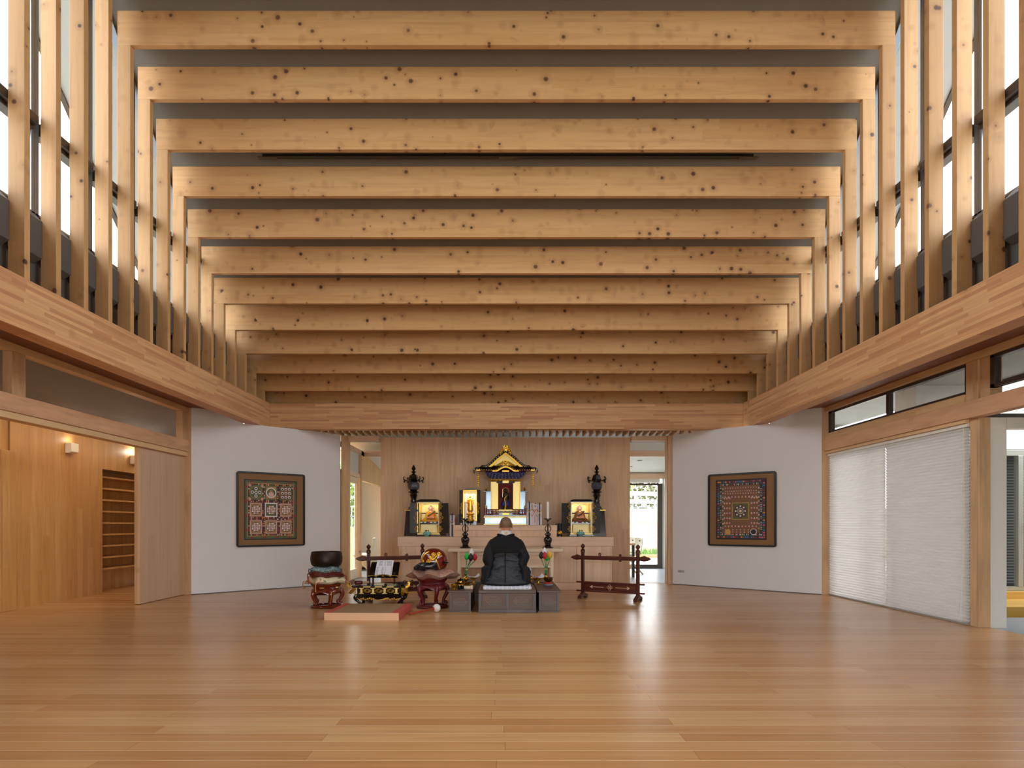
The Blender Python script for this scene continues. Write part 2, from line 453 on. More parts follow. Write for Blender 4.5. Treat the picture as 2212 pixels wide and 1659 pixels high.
# ------------------------------------------------------------------ white walls at 45 degrees
def slab(p, q, t, z0, z1):
    p = Vector(p); q = Vector(q); d = (q-p).normalized(); nrm = Vector((-d.y, d.x))
    b = MB(); vs = [p, q, q+nrm*t, p+nrm*t]
    return b.prism([(v.x, v.y) for v in vs], 'z', z0, z1)
def wpt(ax): return (ax, 9.34 + (4.93-ax)*(1.66/1.87))
for nm, sx in (('left',-1),('right',1)):
    a, c, m_ = wpt(4.93), wpt(3.06), wpt(4.345)
    b = MB()
    for q, r_, z1 in ((a, m_, 3.30), (m_, c, 2.768)):
        dx, dy = .0665, .0745
        b.prism([(sx*q[0],q[1]),(sx*r_[0],r_[1]),(sx*(r_[0]+dx),r_[1]+dy),(sx*(q[0]+dx),q[1]+dy)], 'z', 0, z1)
    struct('wall_white_'+nm, b, M['white'])
    struct('ceiling_lid_'+nm, MB().box(*sorted((sx*4.505, sx*5.3)), 9.346, 11.3, 3.305, 3.36), M['dgrey'])
for nm, p, q in (('left',(-4.928,9.334),(-3.062,10.994)),('right',(3.062,10.994),(4.928,9.334))):
    d = (Vector(q)-Vector(p)).normalized(); nn = Vector((d.y,-d.x))*.004
    p = Vector(p)+nn; q = Vector(q)+nn
    struct('baseboard_'+nm, slab(p, q, .004, .0, .012), M['dgrey'])
# ------------------------------------------------------------------ altar wall, slatted ceiling, back trims
struct('wall_altar', MB().box(-2.32, 2.28, 11.25, 11.36, -.05, 2.74), M['altarwall'])
b = MB()
for sx, xx in ((-1,-2.32),(1,2.28)):
    b.box(*sorted((xx, xx+sx*.045)), 11.245, 11.50, -.05, 2.74)
struct('trim_altar_wall_ends', b, M['altarwall'])
b = MB()
i = 0
x = -3.92
while x < 3.93:
    ax = abs(x)
    ye = 11.18 if ax < 3.06 else 9.36 + (4.93-ax)*(1.66/1.87)
    if ye > 10.70: b.box(x-.014, x+.014, 10.64, ye, 2.745, 2.85)
    x += .1245
struct('ceiling_slats', b, M['slat'])
struct('ceiling_above_slats', MB().box(-4.5, 4.5, 10.64, 11.40, 2.853, 2.90), M['dkwood'])
# doorway frames either side of the altar wall
for nm, xa, xb in (('left',-3.05,-2.94),('right',2.98,3.09)):
    b = MB()
    b.box(xa, xb, 11.02, 11.17, 0, 2.745)
    b.box(xa+.02 if nm=='left' else xa-.012, xb+.012 if nm=='left' else xb-.02, 11.05, 11.20, 0, 2.70)
    struct('trim_doorpost_'+nm, b, M['col'], bevel=.003)
for nm, xa, xb in (('left',-2.94,-2.366),('right',2.326,2.98)):
    struct('trim_doorhead_'+nm, MB().box(xa, xb, 11.08, 11.20, 2.655, 2.742), M['altarh'])
    struct('trim_threshold_'+nm, MB().box(xa, xb, 11.18, 11.27, -.05, .004), M['altarh'])
# ------------------------------------------------------------------ left side wall (X = -5.05)
W_ = 5.03
def sidetrim(sx, nm):
    struct('trim_column_'+nm, MB().box(*sorted((sx*4.93, sx*5.09)), 9.345, 9.47, 0, 2.95), M['col'], bevel=.003)
    struct('trim_top_rail_'+nm, MB().box(*sorted((sx*4.97, sx*5.09)), -2.6, 9.344, 2.855, 2.929), M['trimy'], bevel=.003)
sidetrim(-1, 'left'); sidetrim(1, 'right')
struct('trim_lintel_left', MB().box(-5.09, -4.965, 0.2, 9.344, 2.235, 2.415), M['lintel'], bevel=.004)
struct('trim_door_track_left', MB().box(-5.12, -4.985, 0.2, 9.344, 2.165, 2.234), M['trimy'], bevel=.003)
for y0, y1 in ((9.20,9.344),(6.03,6.20),(2.9,3.05)):
    struct('trim_transom_post_left', MB().box(-5.09, -4.99, y0, y1, 2.416, 2.854), M['col'], bevel=.003)
for y0, y1 in ((6.205,9.195),(3.055,6.025)):
    w = sroot('window_%d' % wi); wi += 1
    part('pane', MB().box(-5.045, -5.037, y0, y1, 2.417, 2.853), M['glass'], w)
# sliding doors stacked at the far end of the opening
for i, (y0, x0) in enumerate(((8.20,-5.075),(8.22,-5.12))):
    d = sroot('door_%d' % (i+1))
    part('panel', MB().box(x0, x0+.036, y0+.035, 9.343, .006, 2.164), M['doorply'], d, bevel=.002)
    part('stile', MB().box(x0-.002, x0+.038, y0, y0+.034, .006, 2.164), M['col'], d, bevel=.003)
struct('wall_left_near', MB().box(-5.12, -5.02, -3.0, 0.2, 0, 2.93), M['white'])
# corridor beyond
struct('wall_corridor', MB().box(-6.55, -6.40, 7.70, 9.46, 0, 3.0), M['corr'])
struct('wall_corridor_upper', MB().box(-6.55, -6.40, 9.46, 11.6, 1.98, 3.0), M['corr'])
struct('wall_corridor_alcove', MB().box(-6.90, -6.78, 9.30, 11.6, 0, 1.98), M['corr'])
struct('wall_corridor_alcove_side', MB().box(-6.775, -6.556, 9.34, 9.46, 0, 1.98), M['corr'])
struct('ceiling_alcove', MB().box(-7.1, -6.556, 9.30, 11.6, 1.985, 2.06), M['corr'])
struct('wall_corridor_end', MB().box(-7.2, -3.3, 11.61, 11.70, 0, 3.0), M['corr'])
struct('wall_corridor_near', MB().box(-6.60, -6.50, -3.0, 7.44, 0, 3.0), M['corr'])
struct('trim_corridor_jamb', MB().box(-6.50, -6.31, 7.45, 7.695, 0, 2.04), M['corr'], bevel=.006)
struct('wall_corridor_over_door', MB().box(-6.56, -6.42, 7.445, 7.695, 2.045, 3.0), M['corr'])
b = MB(); b.prism([(-7.2,2.45),(-5.10,3.0),(-5.10,3.05),(-7.2,2.50)], 'y', -3.0, 11.6)
struct('ceiling_corridor', b, flat('corridor_ceiling_board','#8f959c',.7,var=.02))
bs = thing('bookshelf', 'open built-in shelves of honey coloured boards in the corridor alcove', 'shelf', (-6.60, 10.45, 0))
part('side_panel', MB().box(-.17,.10,-.985,-.96,0,1.97), M['corr'], bs)
for i in range(9):
    part('shelf_board', MB().box(-.17,.10,-.958,1.10,.365+.186*i,.392+.186*i), M['corr'], bs, bevel=.002)
for y, z, l in ((8.73,2.215,'white box wall lamp above the middle of the corridor boards'),(10.22,2.205,'white box wall lamp above the corridor bookshelf')):
    t = thing('wall_lamp', l, 'lamp', (-6.40, y, z), 0, 'box wall lamps in the corridor')
    b = MB(); b.prism([(.004,.07),(.095,.07),(.095,-.055),(.055,-.075),(.004,-.075)], 'y', -.075, .075)
    part('shade', b, flat('lamp_plaster','#f0e6d2',.8) if 'lamp_plaster' not in bpy.data.materials else bpy.data.materials['lamp_plaster'], t, bevel=.004)
    part('back_plate', MB().box(.0,.0035,-.05,.05,-.05,.05), M['whitep'], t)
# ------------------------------------------------------------------ right side wall (X = +5.05)
struct('trim_lintel_right', MB().box(4.965, 5.09, 2.2, 9.344, 2.245, 2.43), M['lintel'], bevel=.004)
struct('trim_blind_head_right', MB().box(4.99, 5.09, 6.50, 9.344, 2.205, 2.244), M['trimy'])
struct('trim_transom_sill_right', MB().box(4.98, 5.09, 6.50, 9.344, 2.431, 2.515), M['trimy'], bevel=.003)
struct('trim_column_mid_right', MB().box(5.04, 5.165, 6.37, 6.495, 0, 2.244), M['col'], bevel=.004)
struct('trim_transom_post_right', MB().box(4.995, 5.165, 6.33, 6.495, 2.431, 2.854), M['col'], bevel=.003)
struct('trim_transom_post_side', MB().box(5.02, 5.15, 6.20, 6.329, 2.431, 2.854), M['col'], bevel=.003)
def transom(y0, y1, ym, zlo=2.516, zhi=2.853):
    global wi
    w = sroot('window_%d' % wi); wi += 1
    b = MB()
    b.box(5.015, 5.085, y0, y1, zlo, zlo+.035); b.box(5.015, 5.085, y0, y1, zhi-.035, zhi)
    b.box(5.015, 5.085, y0, y0+.04, zlo, zhi); b.box(5.015, 5.085, y1-.06, y1, zlo, zhi)
    part('frame', b, M['bronze'], w, bevel=.003)
    if ym:
        part('mullion', MB().box(5.02, 5.08, ym-.03, ym+.03, zlo+.036, zhi-.036), M['bronze'], w, bevel=.003)
        part('pane', MB().box(5.060, 5.066, ym+.031, y1-.06, zlo+.036, zhi-.036), M['glass'], w)
        part('pane', MB().box(5.040, 5.046, y0+.04, ym-.031, zlo+.036, zhi-.036), M['glass'], w)
    else:
        part('pane', MB().box(5.050, 5.056, y0+.04, y1-.06, zlo+.036, zhi-.036), M['glass'], w)
transom(6.497, 9.30, 7.87)
transom(3.2, 6.195, None)
# glazing behind the blinds
w = sroot('window_%d' % wi); wi += 1
b = MB()
b.box(5.14, 5.20, 6.50, 9.34, 0, .05); b.box(5.14, 5.20, 6.50, 9.34, 2.15, 2.24)
for y in (6.50, 7.90, 9.28): b.box(5.14, 5.20, y, y+.06, .05, 2.15)
part('frame', b, M['bronze'], w); part('pane', MB().box(5.168,5.174,6.56,9.28,.05,2.15), M['glass'], w)
# pleated blinds
bl = Sh('pleated_paper'); nt = bl.nt
tl = nt.nodes.new('ShaderNodeBsdfTranslucent'); df = nt.nodes.new('ShaderNodeBsdfDiffuse'); mx = nt.nodes.new('ShaderNodeMixShader')
xx = bl.xyz(); nz = bl.noise(bl.vec(xx[0],xx[1]*.3,xx[2]*3),4,2)
cc = bl.ramp(nz,[(0,'#f0eeec'),(1,'#f6f4f2')])
nt.links.new(cc, tl.inputs[0]); nt.links.new(cc, df.inputs[0]); mx.inputs[0].default_value = .5
nt.links.new(df.outputs[0], mx.inputs[1]); nt.links.new(tl.outputs[0], mx.inputs[2]); nt.links.new(mx.outputs[0], nt.nodes['Material Output'].inputs[0])
M['blind'] = bl.mat
NP = 58
for y0, y1, l in ((7.952,9.335,'white pleated blind hanging next to the white wall with the picture'),(6.505,7.945,'white pleated blind beside the wide pine column, pull cord at its edge')):
    t = thing('pleated_blind', l, 'blind', (5.05, (y0+y1)/2, 0), 0, 'pleated blinds on the window wall')
    h = (y1-y0)/2
    b = MB(); zs = [.02 + (2.165-.02)*i/(2*NP) for i in range(2*NP+1)]
    pts = [(-.010 if i % 2 else .010, z) for i, z in enumerate(zs)]
    b.grid(lambda u, v: (pts[int(round(v*2*NP))][0], -h + 2*h*u, pts[int(round(v*2*NP))][1]), 1, 2*NP)
    part('pleated_fabric', b, M['blind'], t, smooth=0, solid=.0025)
    part('head_rail', MB().box(-.03,.03,-h,h,2.167,2.204), M['whitep'], t)
    part('bottom_rail', MB().box(-.022,.022,-h,h,.002,.019), M['alul'], t)
    if y0 < 7:
        cp = [(-.035,-h+.05,2.18),(-.036,-h+.055,1.2),(-.04,-h+.07,.35),(-.045,-h+.085,.09),(-.045,-h+.075,.05),(-.045,-h+.05,.045),(-.045,-h+.03,.08)]
        part('cord', MB().tube(cp, .003, 6), M['whitep'], t)
# white jamb and the glazed entry beyond it
struct('wall_entry_jamb', MB().box(5.168, 5.345, 6.38, 6.44, -.05, 2.244), M['whitep'], bevel=.003)
struct('wall_entry_jamb_side', MB().box(5.285, 5.345, 6.441, 6.62, -.05, 2.244), M['whitep'])
struct('trim_entry_head', MB().box(5.346, 7.4, 6.38, 6.50, 2.13, 2.244), M['whitep'])
struct('trim_entry_beam', MB().box(5.3, 9.5, 7.10, 7.22, 2.26, 2.42), M['bronze'])
struct('floor_entry', MB().box(5.165, 9.5, 2.0, 7.10, -.06, -.006), M['conc'])
struct('wall_light_block_far', MB().box(9.5, 9.6, 2.0, 7.1, -.06, 2.99), M['whitep'])  # unseen wall added to keep side daylight off the entry jamb
struct('wall_light_block_near', MB().box(5.125, 9.5, 1.9, 2.0, -.06, 2.99), M['whitep'])  # unseen wall added to close the entry off from daylight
struct('wall_right_near', MB().box(5.02, 5.12, -3.0, 2.2, 0, 2.93), M['white'])
M['deck'] = wood('yellow_deck', 'X', 'Y', [(0,'#c9942f'),(1,'#d6a546')], .09, 2.0, gap=.003, grain=.2, fine=60)
struct('floor_deck', MB().box(5.40, 9.5, 7.24, 8.30, -.06, .10), M['deck'])
struct('trim_deck_step', MB().box(5.40, 9.5, 8.02, 8.30, .101, .19), M['deck'])
w = sroot('window_%d' % wi); wi += 1
b = MB()
b.box(6.2, 9.0, 8.16, 8.24, .191, .25); b.box(6.2, 9.0, 8.16, 8.24, 2.04, 2.12)
for x in (6.2, 6.99, 7.13, 8.9): b.box(x, x+.07, 8.15, 8.23, .25, 2.04)
part('frame', b, M['alul'], w, bevel=.004)
part('pane', MB().box(6.27, 8.9, 8.19, 8.196, .25, 2.04), M['glass'], w)
part('handle', MB().box(7.14,7.16,8.10,8.149,.98,1.10), M['alul'], w, bevel=.003)
b = MB()
for i in range(44): b.obox((7.6, 8.34, .29+.04*i), (2.7,.03,.004), (R(35),0,0))
t = part('louvre_blind', b, flat('grey_louvre','#8b9296',.5,.2)); tag(t, 'grey louvre blind behind the aluminium window past the white jamb', 'blind')
struct('wall_annex_above', MB().box(5.6, 9.6, 8.16, 8.60, 2.125, 3.2), flat('rendered_wall','#e8e8e6',.9,var=.12,scale=9))
struct('wall_annex_back', MB().box(6.2, 9.6, 8.60, 8.66, 0, 2.12), M['dgrey'])
struct('wall_annex_side', MB().box(5.6, 6.19, 8.16, 8.24, -.06, 2.124), M['whitep'])
# low roof outside the right wall: its pale soffit is what the transom shows
struct('roof_low_right', MB().box(4.505, 6.5, 6.45, 9.34, 3.0, 3.12), M['eave'])
struct('roof_porch_shade', MB().box(4.505, 9.6, 2.0, 6.445, 3.0, 3.12), M['eave'])  # low roof widened outward, unseen, to cut daylight on the entry
struct('roof_low_right_back', MB().box(5.31, 6.5, 9.345, 13.5, 3.0, 3.12), M['eave'])
struct('trim_low_roof_edge_right', MB().box(6.501, 6.56, 6.45, 10.0, 2.93, 3.16), M['bronze'])
struct('roof_low_left', MB().box(-7.4, -4.505, -3.0, 9.34, 3.06, 3.16), M['eave'])
struct('roof_low_left_back', MB().box(-7.4, -5.305, 9.345, 12.0, 3.06, 3.16), M['eave'])
# rear of the hall, behind the camera: white wall, glazed openings added for light
b = MB().box(-5.1, 5.1, -3.1, -3.0, 2.35, 3.0)
b.box(-5.1, -2.6, -3.1, -3.0, 0, 2.35)
for x in (1.0, 3.0): b.box(x, x+.12, -3.1, -3.0, 0, 2.35)
struct('wall_rear', b, M['white'])
struct('wall_rear_upper', MB().box(-4.5, 4.5, -2.75, -2.6, 2.77, 3.6), M['white'])
struct('ceiling_rear', MB().box(-5.1, 5.1, -3.1, -2.6, 2.995, 3.06), M['ceil'])
w = sroot('window_%d' % wi); wi += 1
part('pane', MB().box(-2.6, 5.0, -3.06, -3.054, 0, 2.35), M['glass'], w)

SKY = 5.0; LCORR = 9; EXPO = 0.56
# ------------------------------------------------------------------ rooms behind the altar wall
struct('floor_back_room', MB().box(-3.3, 6.5, 11.27, 15.05, -.06, 0), M['conc'])
b = MB(); b.prism([(-3.301,12.6),(-3.301,15.05),(-3.8,15.05),(-3.66,14.6)], 'z', -.06, 0); struct('floor_back_room_side', b, M['conc'])
struct('ceiling_back_flat', MB().box(-3.6, 6.5, 11.41, 12.79, 2.86, 2.92), M['ceil'])
M['ceilw'] = flat('pale_ceiling', '#dcdad2', .8, var=.01)
b = MB(); b.prism([(12.91,2.62),(15.05,2.36),(15.05,2.42),(12.91,2.68)], 'x', -3.8, 6.5)
struct('ceiling_back_slope', b, M['ceilw'])
struct('trim_back_beam', MB().box(-3.6, 6.5, 12.80, 12.90, 2.56, 2.68), M['altarh'])
struct('wall_back_beam_upper', MB().box(-3.6, 6.5, 12.80, 12.90, 2.69, 2.92), M['ceilw'])
# left: glazed door in the side wall, post, boarded header, white wall
d = sroot('door_3')
b = MB()
b.box(-3.115,-3.065, 11.30, 11.40, .005, 2.06); b.box(-3.115,-3.065, 12.27, 12.37, .005, 2.06)
b.box(-3.115,-3.065, 11.40, 12.27, 1.93, 2.06); b.box(-3.115,-3.065, 11.40, 12.27, .005, .20)
part('frame', b, M['pale'], d, bevel=.003)
part('pane', MB().box(-3.094,-3.088, 11.40, 12.27, .20, 1.93), M['glass'], d)
b = MB().tube([(-3.01,11.46,.42),(-3.01,11.46,1.42)], .014, 8); 
for z in (.52,1.32): b.tube([(-3.065,11.46,z),(-3.01,11.46,z)], .010, 8)
part('handle', b, flat('door_pull','#8a6a48',.4), d)
struct('trim_back_door_jamb', MB().box(-3.14,-3.05, 11.21, 11.296, 0, 2.12), M['col'])
struct('trim_back_door_head', MB().box(-3.14,-3.05, 11.21, 12.42, 2.065, 2.15), M['pale'])
struct('trim_back_post', MB().box(-3.16,-3.04, 12.43, 12.56, 0, 2.559), M['col'], bevel=.003)
struct('trim_back_rail', MB().box(-3.13,-3.05, 11.21, 12.80, 2.56, 2.66), M['altarh'])
struct('wall_back_transom', MB().box(-3.10,-3.08, 11.21, 12.42, 2.151, 2.559), M['ceilw'])
b = MB(); b.prism([(12.57,2.03),(14.55,2.03),(14.55,2.42),(12.57,2.66)], 'x', -3.12, -3.05)
struct('wall_boarded_header', b, wood('header_boards','Z','Y',[(0,'#d6a868'),(1,'#e2b87c')],.10,3.0,gap=.001,grain=.12))
struct('wall_back_white', MB().box(-3.66, -3.01, 14.60, 14.70, 0, 2.45), M['whitep'])
b = MB(); b.prism([(-3.50,14.0),(-3.655,14.59),(-3.715,14.59),(-3.56,14.0)], 'z', 0, 2.6); struct('wall_back_return', b, M['whitep'])

struct('trim_back_corner', MB().box(-3.06,-3.0, 14.50, 14.60, 0, 2.03), M['col'])
struct('baseboard_back', MB().box(-3.65,-3.06,14.585,14.599,.0,.06), M['bronze'])
struct('wall_back_far_left', MB().box(-3.0, .4, 14.96, 15.05, 0, 2.4), M['whitep'])
# right: side wall, window to the garden, downlights
b = MB(); b.prism([(11.30,0),(14.90,0),(14.90,2.36),(11.30,2.86)], 'x', 3.93, 4.03)
struct('wall_back_side', b, flat('pale_blue_wall','#dfe3e6',.8,var=.01))
t = thing('picture_frame', 'slim pine framed panel on the white side wall by the garden window', 'frame', (3.925, 14.1, 1.35))
b = MB(); b.box(-.02,0,-.28,.28,-.52,-.46); b.box(-.02,0,-.28,.28,.46,.52); b.box(-.02,0,-.28,-.22,-.46,.46); b.box(-.02,0,.22,.28,-.46,.46)
part('frame', b, M['altarh'], t); part('panel', MB().box(-.008,0,-.219,.219,-.459,.459), M['whitep'], t)
t = thing('wall_switch', 'small white socket low on the side wall by the garden window', 'switch', (3.925,13.6,.32)); part('plate', MB().box(-.012,0,-.05,.05,-.08,.08), M['ceil'], t, bevel=.003)
w = sroot('window_%d' % wi); wi += 1
b = MB()
b.box(.4,.50,14.92,15.0,.0,2.13); b.box(3.78,3.90,14.92,15.0,.0,2.13); b.box(.50,3.78,14.92,15.0,2.08,2.13); b.box(.50,3.78,14.92,15.0,.0,.10); b.box(2.02,2.10,14.92,15.0,.10,2.08)
part('frame', b, M['bronze'], w, bevel=.004)
part('pane', MB().box(.50,3.78,14.955,14.961,.10,2.08), M['glass'], w)
struct('trim_window_head_board', MB().box(.4, 3.92, 14.80, 14.92, 2.24, 2.37), M['altarh'])
t = thing('roller_blind', 'rolled up cream blind over the garden window', 'blind', (2.1,14.86,2.185)); part('roll', MB().box(-1.7,1.72,-.03,.04,-.05,.05), M['whitep'], t, bevel=.02)
struct('wall_back_window_side', MB().box(3.9, 6.5, 14.92, 15.0, 0, 2.4), M['whitep'])
for x, y in ((3.02,13.55),(2.93,14.15)):
    t = thing('downlight', 'small dark downlight in the pale ceiling, %s the garden window' % ('farther from' if y < 14 else 'nearer to'), 'light', (x, y, 2.62-(y-12.91)*.1215), 0, 'downlights in the back room')
    part('trim_ring', MB().lathe([(.02,-.001),(.055,-.001),(.055,-.012),(.045,-.014),(.02,-.006)], n=20), M['alul'], t)
    part('lamp', MB().lathe([(.0,-.002),(.019,-.002),(.019,-.005),(0,-.005)], n=16), M['black'], t)
# table and folding chairs
cm = flat('cream_plywood','#e8dfc8',.45); lm = flat('beech_legs','#d8c49c',.5)
t = thing('dining_table', 'wood topped table on black steel legs seen past the altar wall', 'table', (2.0,12.72,0))
part('table_top', MB().box(-.68,.68,-.32,.32,.67,.71), M['altarh'], t, bevel=.004)
for sx in (-1,1):
    for sy in (-1,1): part('leg', MB().box(sx*.64-.025,sx*.64+.025,sy*.27-.025,sy*.27+.025,0,.669), M['black'], t)
def chair(label, x, y, rz):
    c = thing('folding_chair', label, 'chair', (x,y,0), rz, 'cream folding chairs in the back room')
    rings = []
    for i in range(7):      # curved moulded back panel
        a = i/6; z = .47+.33*a; yy = .17+.05*a+.02*math.sin(a*PI); hw = .19-.03*abs(a-.5)**2
        rings.append([(-hw,yy,z),(-hw*.5,yy+.03,z),(0,yy+.04,z),(hw*.5,yy+.03,z),(hw,yy,z),(hw,yy+.014,z),(hw*.5,yy+.044,z),(0,yy+.054,z),(-hw*.5,yy+.044,z),(-hw,yy+.014,z)])
    bk_ = part('backrest', MB().loft(rings), cm, c)
    part('finger_hole', MB().ball((0,.238,.735),(.03,.012,.014),10), M['black'], bk_)
    part('seat', MB().box(-.19,.19,-.2,.16,.42,.445), cm, c, bevel=.01)
    for sx in (-1,1):
        part('leg', MB().beam((sx*.17,.20,.47),(sx*.17,-.20,.0),.022,.03), lm, c)
        part('leg', MB().beam((sx*.20,-.16,.42),(sx*.20,.24,.0),.022,.03), lm, c)
    part('stretcher', MB().beam((-.17,-.12,.10),(.17,-.12,.10),.02,.02), lm, c)
    return c
c0 = chair('cream folding chair standing behind the rack by the glazed door', -3.17, 13.15, R(-80))
dup(c0, 'cream folding chair mostly hidden behind the door post of the glazed door', (-3.26,13.62,0), R(-80))
for i, y in enumerate((13.32,13.74,14.16)):
    dup(c0, 'cream folding chair at the back room table, %s one from the right rack' % ('nearest','second','farthest')[i], (2.74-.06*i,y,0), R(-80))
# ------------------------------------------------------------------ garden
M['grass'] = flat('garden_grass','#6c8a45',.9,var=.25,scale=3)
M['dry'] = flat('dry_slope','#948869',.95,var=.2,scale=5)
M['cwall'] = flat('garden_concrete','#aeaea9',.9,var=.06,scale=1)
struct('ground', MB().box(-60, 60, -30, 60, -.40, -.12), flat('garden_ground','#8f8b80',.95,var=.1,scale=.8))
struct('terrace', MB().box(-2, 12, 15.06, 21.0, -.119, -.07), M['cwall'])
struct('trim_soil_border', MB().box(-2, 14, 21.01, 21.5, -.119, .02), flat('soil','#a9794f',.95,var=.2))
b = MB(); random.seed(3)
def slopef(u, v):
    x = -2+22*u; y = 21.5+6.5*v
    return (x, y, -.1+1.25*v + .12*noise.noise(Vector((x*1.3,y*1.3,0))) + .05*noise.noise(Vector((x*5,y*5,1))))
b.grid(slopef, 70, 24); struct('hill_slope', b, M['dry'])
b = MB()
for i in range(2600):
    x = random.uniform(3,9); y = random.uniform(21.4,22.4); h = random.uniform(.08,.24); z = -.1+.19*(y-21.5)
    a = random.uniform(0,6.3); dx, dy = math.cos(a)*.03, math.sin(a)*.03
    b.add([(x-dx,y-dy,z),(x+dx,y+dy,z),(x+dy*2,y+dx*2,z+h)], [(0,1,2)])
o = part('grass', b, M['grass'], smooth=0); o['kind'] = 'stuff'; tag(o, 'strip of green grass at the foot of the dry garden slope', 'grass')
struct('wall_garden_retaining', MB().box(-4, 20, 28.1, 28.5, -.12, 1.85), M['cwall'])
t = thing('garden_fence', 'thin grey metal fence on top of the white retaining wall', 'fence', (8,28.3,1.85))
for z in (.05,.30): part('rail', MB().box(-8,8,-.015,.015,z,z+.03), M['alu'], t)
for i in range(17): part('post', MB().box(-8+i*1.0-.02,-8+i*1.0+.02,-.02,.02,0,.42), M['alu'], t)
t = thing('arched_canopy', 'white curved canopy on short posts above the retaining wall', 'canopy', (6.5,31,0))
for zz, y in ((2.05,0),(2.5,.8)):
    b = MB(); n = 24
    up = [(-6+12*i/n, zz+.35*math.sin(PI*i/n)) for i in range(n+1)]
    b.prism(up + [(x,z-.22) for x,z in up[::-1]], 'y', y-.3, y+.3)
    part('arch', b, M['cwall'], t)
for i in range(9): part('post', MB().box(-5.2+1.3*i-.05,-5.2+1.3*i+.05,-.05,.05,-.12,2.2), M['cwall'], t)
gm = [flat('leaf_a','#5f7f3c',.9,var=.3,scale=4), flat('leaf_b','#7f9a50',.9,var=.3,scale=4), flat('leaf_c','#6b6a45',.9,var=.3,scale=4)]
tm = flat('bark','#5a4636',.9)
def tree(x, y, h, rad, mi, label, seed):
    random.seed(seed)
    t = thing('tree', label, 'tree', (x,y,-.15), 0, 'trees beyond the garden')
    part('trunk', MB().tube([(0,0,0),(.05,0,h*.3),(0,.05,h*.6)], [.12,.10,.06], 8), tm, t)
    b = MB()
    for i in range(900):
        v = Vector((random.gauss(0,1),random.gauss(0,1),random.gauss(0,1))).normalized()*rad*random.uniform(.55,1)
        c = Vector((v.x, v.y, h*.62+v.z*h*.42/rad)); s = random.uniform(.10,.2)
        a = Vector((random.gauss(0,1),random.gauss(0,1),random.gauss(0,1))).normalized()*s
        d = a.cross(Vector((random.gauss(0,1),random.gauss(0,1),random.gauss(0,1)))).normalized()*s*.7
        b.add([c-a,c+d,c+a,c-d], [(0,1,2,3)])
    part('foliage', b, gm[mi], t, smooth=0)
tree(6.0,36,4.6,1.7,1,'light green round tree above the white canopy, nearest to the altar wall edge',1)
tree(8.6,40.5,5.3,2.0,2,'brownish olive tree standing between two greener trees above the canopy',2)
tree(10.8,36,4.7,1.7,0,'deep green tree above the canopy close to the window frame',3)
tree(-8.0,30,4.6,1.0,1,'green tree seen high through the glazed back door',4)
struct('wall_garden_side', MB().box(-16,-5.5,33,33.3,-.12,2.3), M['cwall'])
b = MB(); b.prism([(15.2,-.119),(26,-.119),(26,1.0),(16,-.09)], 'x', -16, -3.9); struct('lawn', b, M['grass'])
struct('terrace_side', MB().box(-16,-3.72,11.8,15.19,-.119,-.08), M['cwall'])
t = thing('garden_rail', 'thin metal railing in the garden behind the glazed back door', 'railing', (-7,27,.9))
for z in (1.0,.55): part('rail', MB().box(-4,3,-.02,.02,z,z+.04), M['alu'], t)
for i in range(8): part('post', MB().box(-4+i-.02,-4+i+.02,-.02,.02,0,1.0), M['alu'], t)
# ------------------------------------------------------------------ light
wd = bpy.data.worlds.new('sky'); scene.world = wd; wd.use_nodes = True
bgn = wd.node_tree.nodes['Background']; bgn.inputs[0].default_value = (.94,.97,1.0,1); bgn.inputs[1].default_value = SKY
def portal(name, loc, rot, sx, sy):
    l = bpy.data.lights.new(name, 'AREA'); l.shape = 'RECTANGLE'; l.size = sx; l.size_y = sy; l.cycles.is_portal = True
    o = bpy.data.objects.new(name, l); link(o); o.location = loc; o.rotation_euler = rot
for nm, sx in (('left',-1),('right',1)):
    portal('daylight_clerestory_'+nm, (sx*4.50, 4.06, 6.4), (0, R(90)*sx, 0), 5.0, 13.0)
portal('daylight_rear', (1.2,-3.08,1.18), (R(90),0,0), 7.6, 2.36)
portal('daylight_blinds', (5.22,7.9,1.1), (0,R(90),0), 2.2, 2.9)
portal('daylight_entry', (5.4,4.3,1.1), (0,R(90),0), 2.2, 4.1)
portal('daylight_garden_window', (2.1,15.02,1.1), (R(-90),0,0), 3.4, 2.1)
def lamp(name, loc, e, c, size, rot=(0,0,0), sy=None):
    l = bpy.data.lights.new(name, 'AREA'); l.shape = 'RECTANGLE'; l.size = size; l.size_y = sy or size; l.energy = e; l.color = c
    o = bpy.data.objects.new(name, l); link(o); o.location = loc; o.rotation_euler = rot
lamp('corridor_ceiling_lamp', (-5.75,8.4,2.70), LCORR, (1,.80,.55), .5, (0,0,0), 2.4)  # unseen area light added overhead to brighten the corridor
for y_ in (8.73, 10.22):
    l = bpy.data.lights.new('wall_lamp_bulb','POINT'); l.energy = .4 if y_ < 9 else 2.0; l.color = (1,.92,.8); l.shadow_soft_size = .03
    o = bpy.data.objects.new('wall_lamp_bulb', l); link(o); o.location = (-6.33, y_, 2.34)
lamp('corridor_end_fill', (-6.0,10.6,2.55), LCORR*.35, (1,.80,.52), .4)  # second unseen light, added at the corridor's far end
vs = scene.view_settings
vs.view_transform = 'Standard'; vs.look = 'None'; vs.gamma = 1.0; vs.use_curve_mapping = False
vs.exposure = EXPO
scene.display_settings.display_device = 'sRGB'
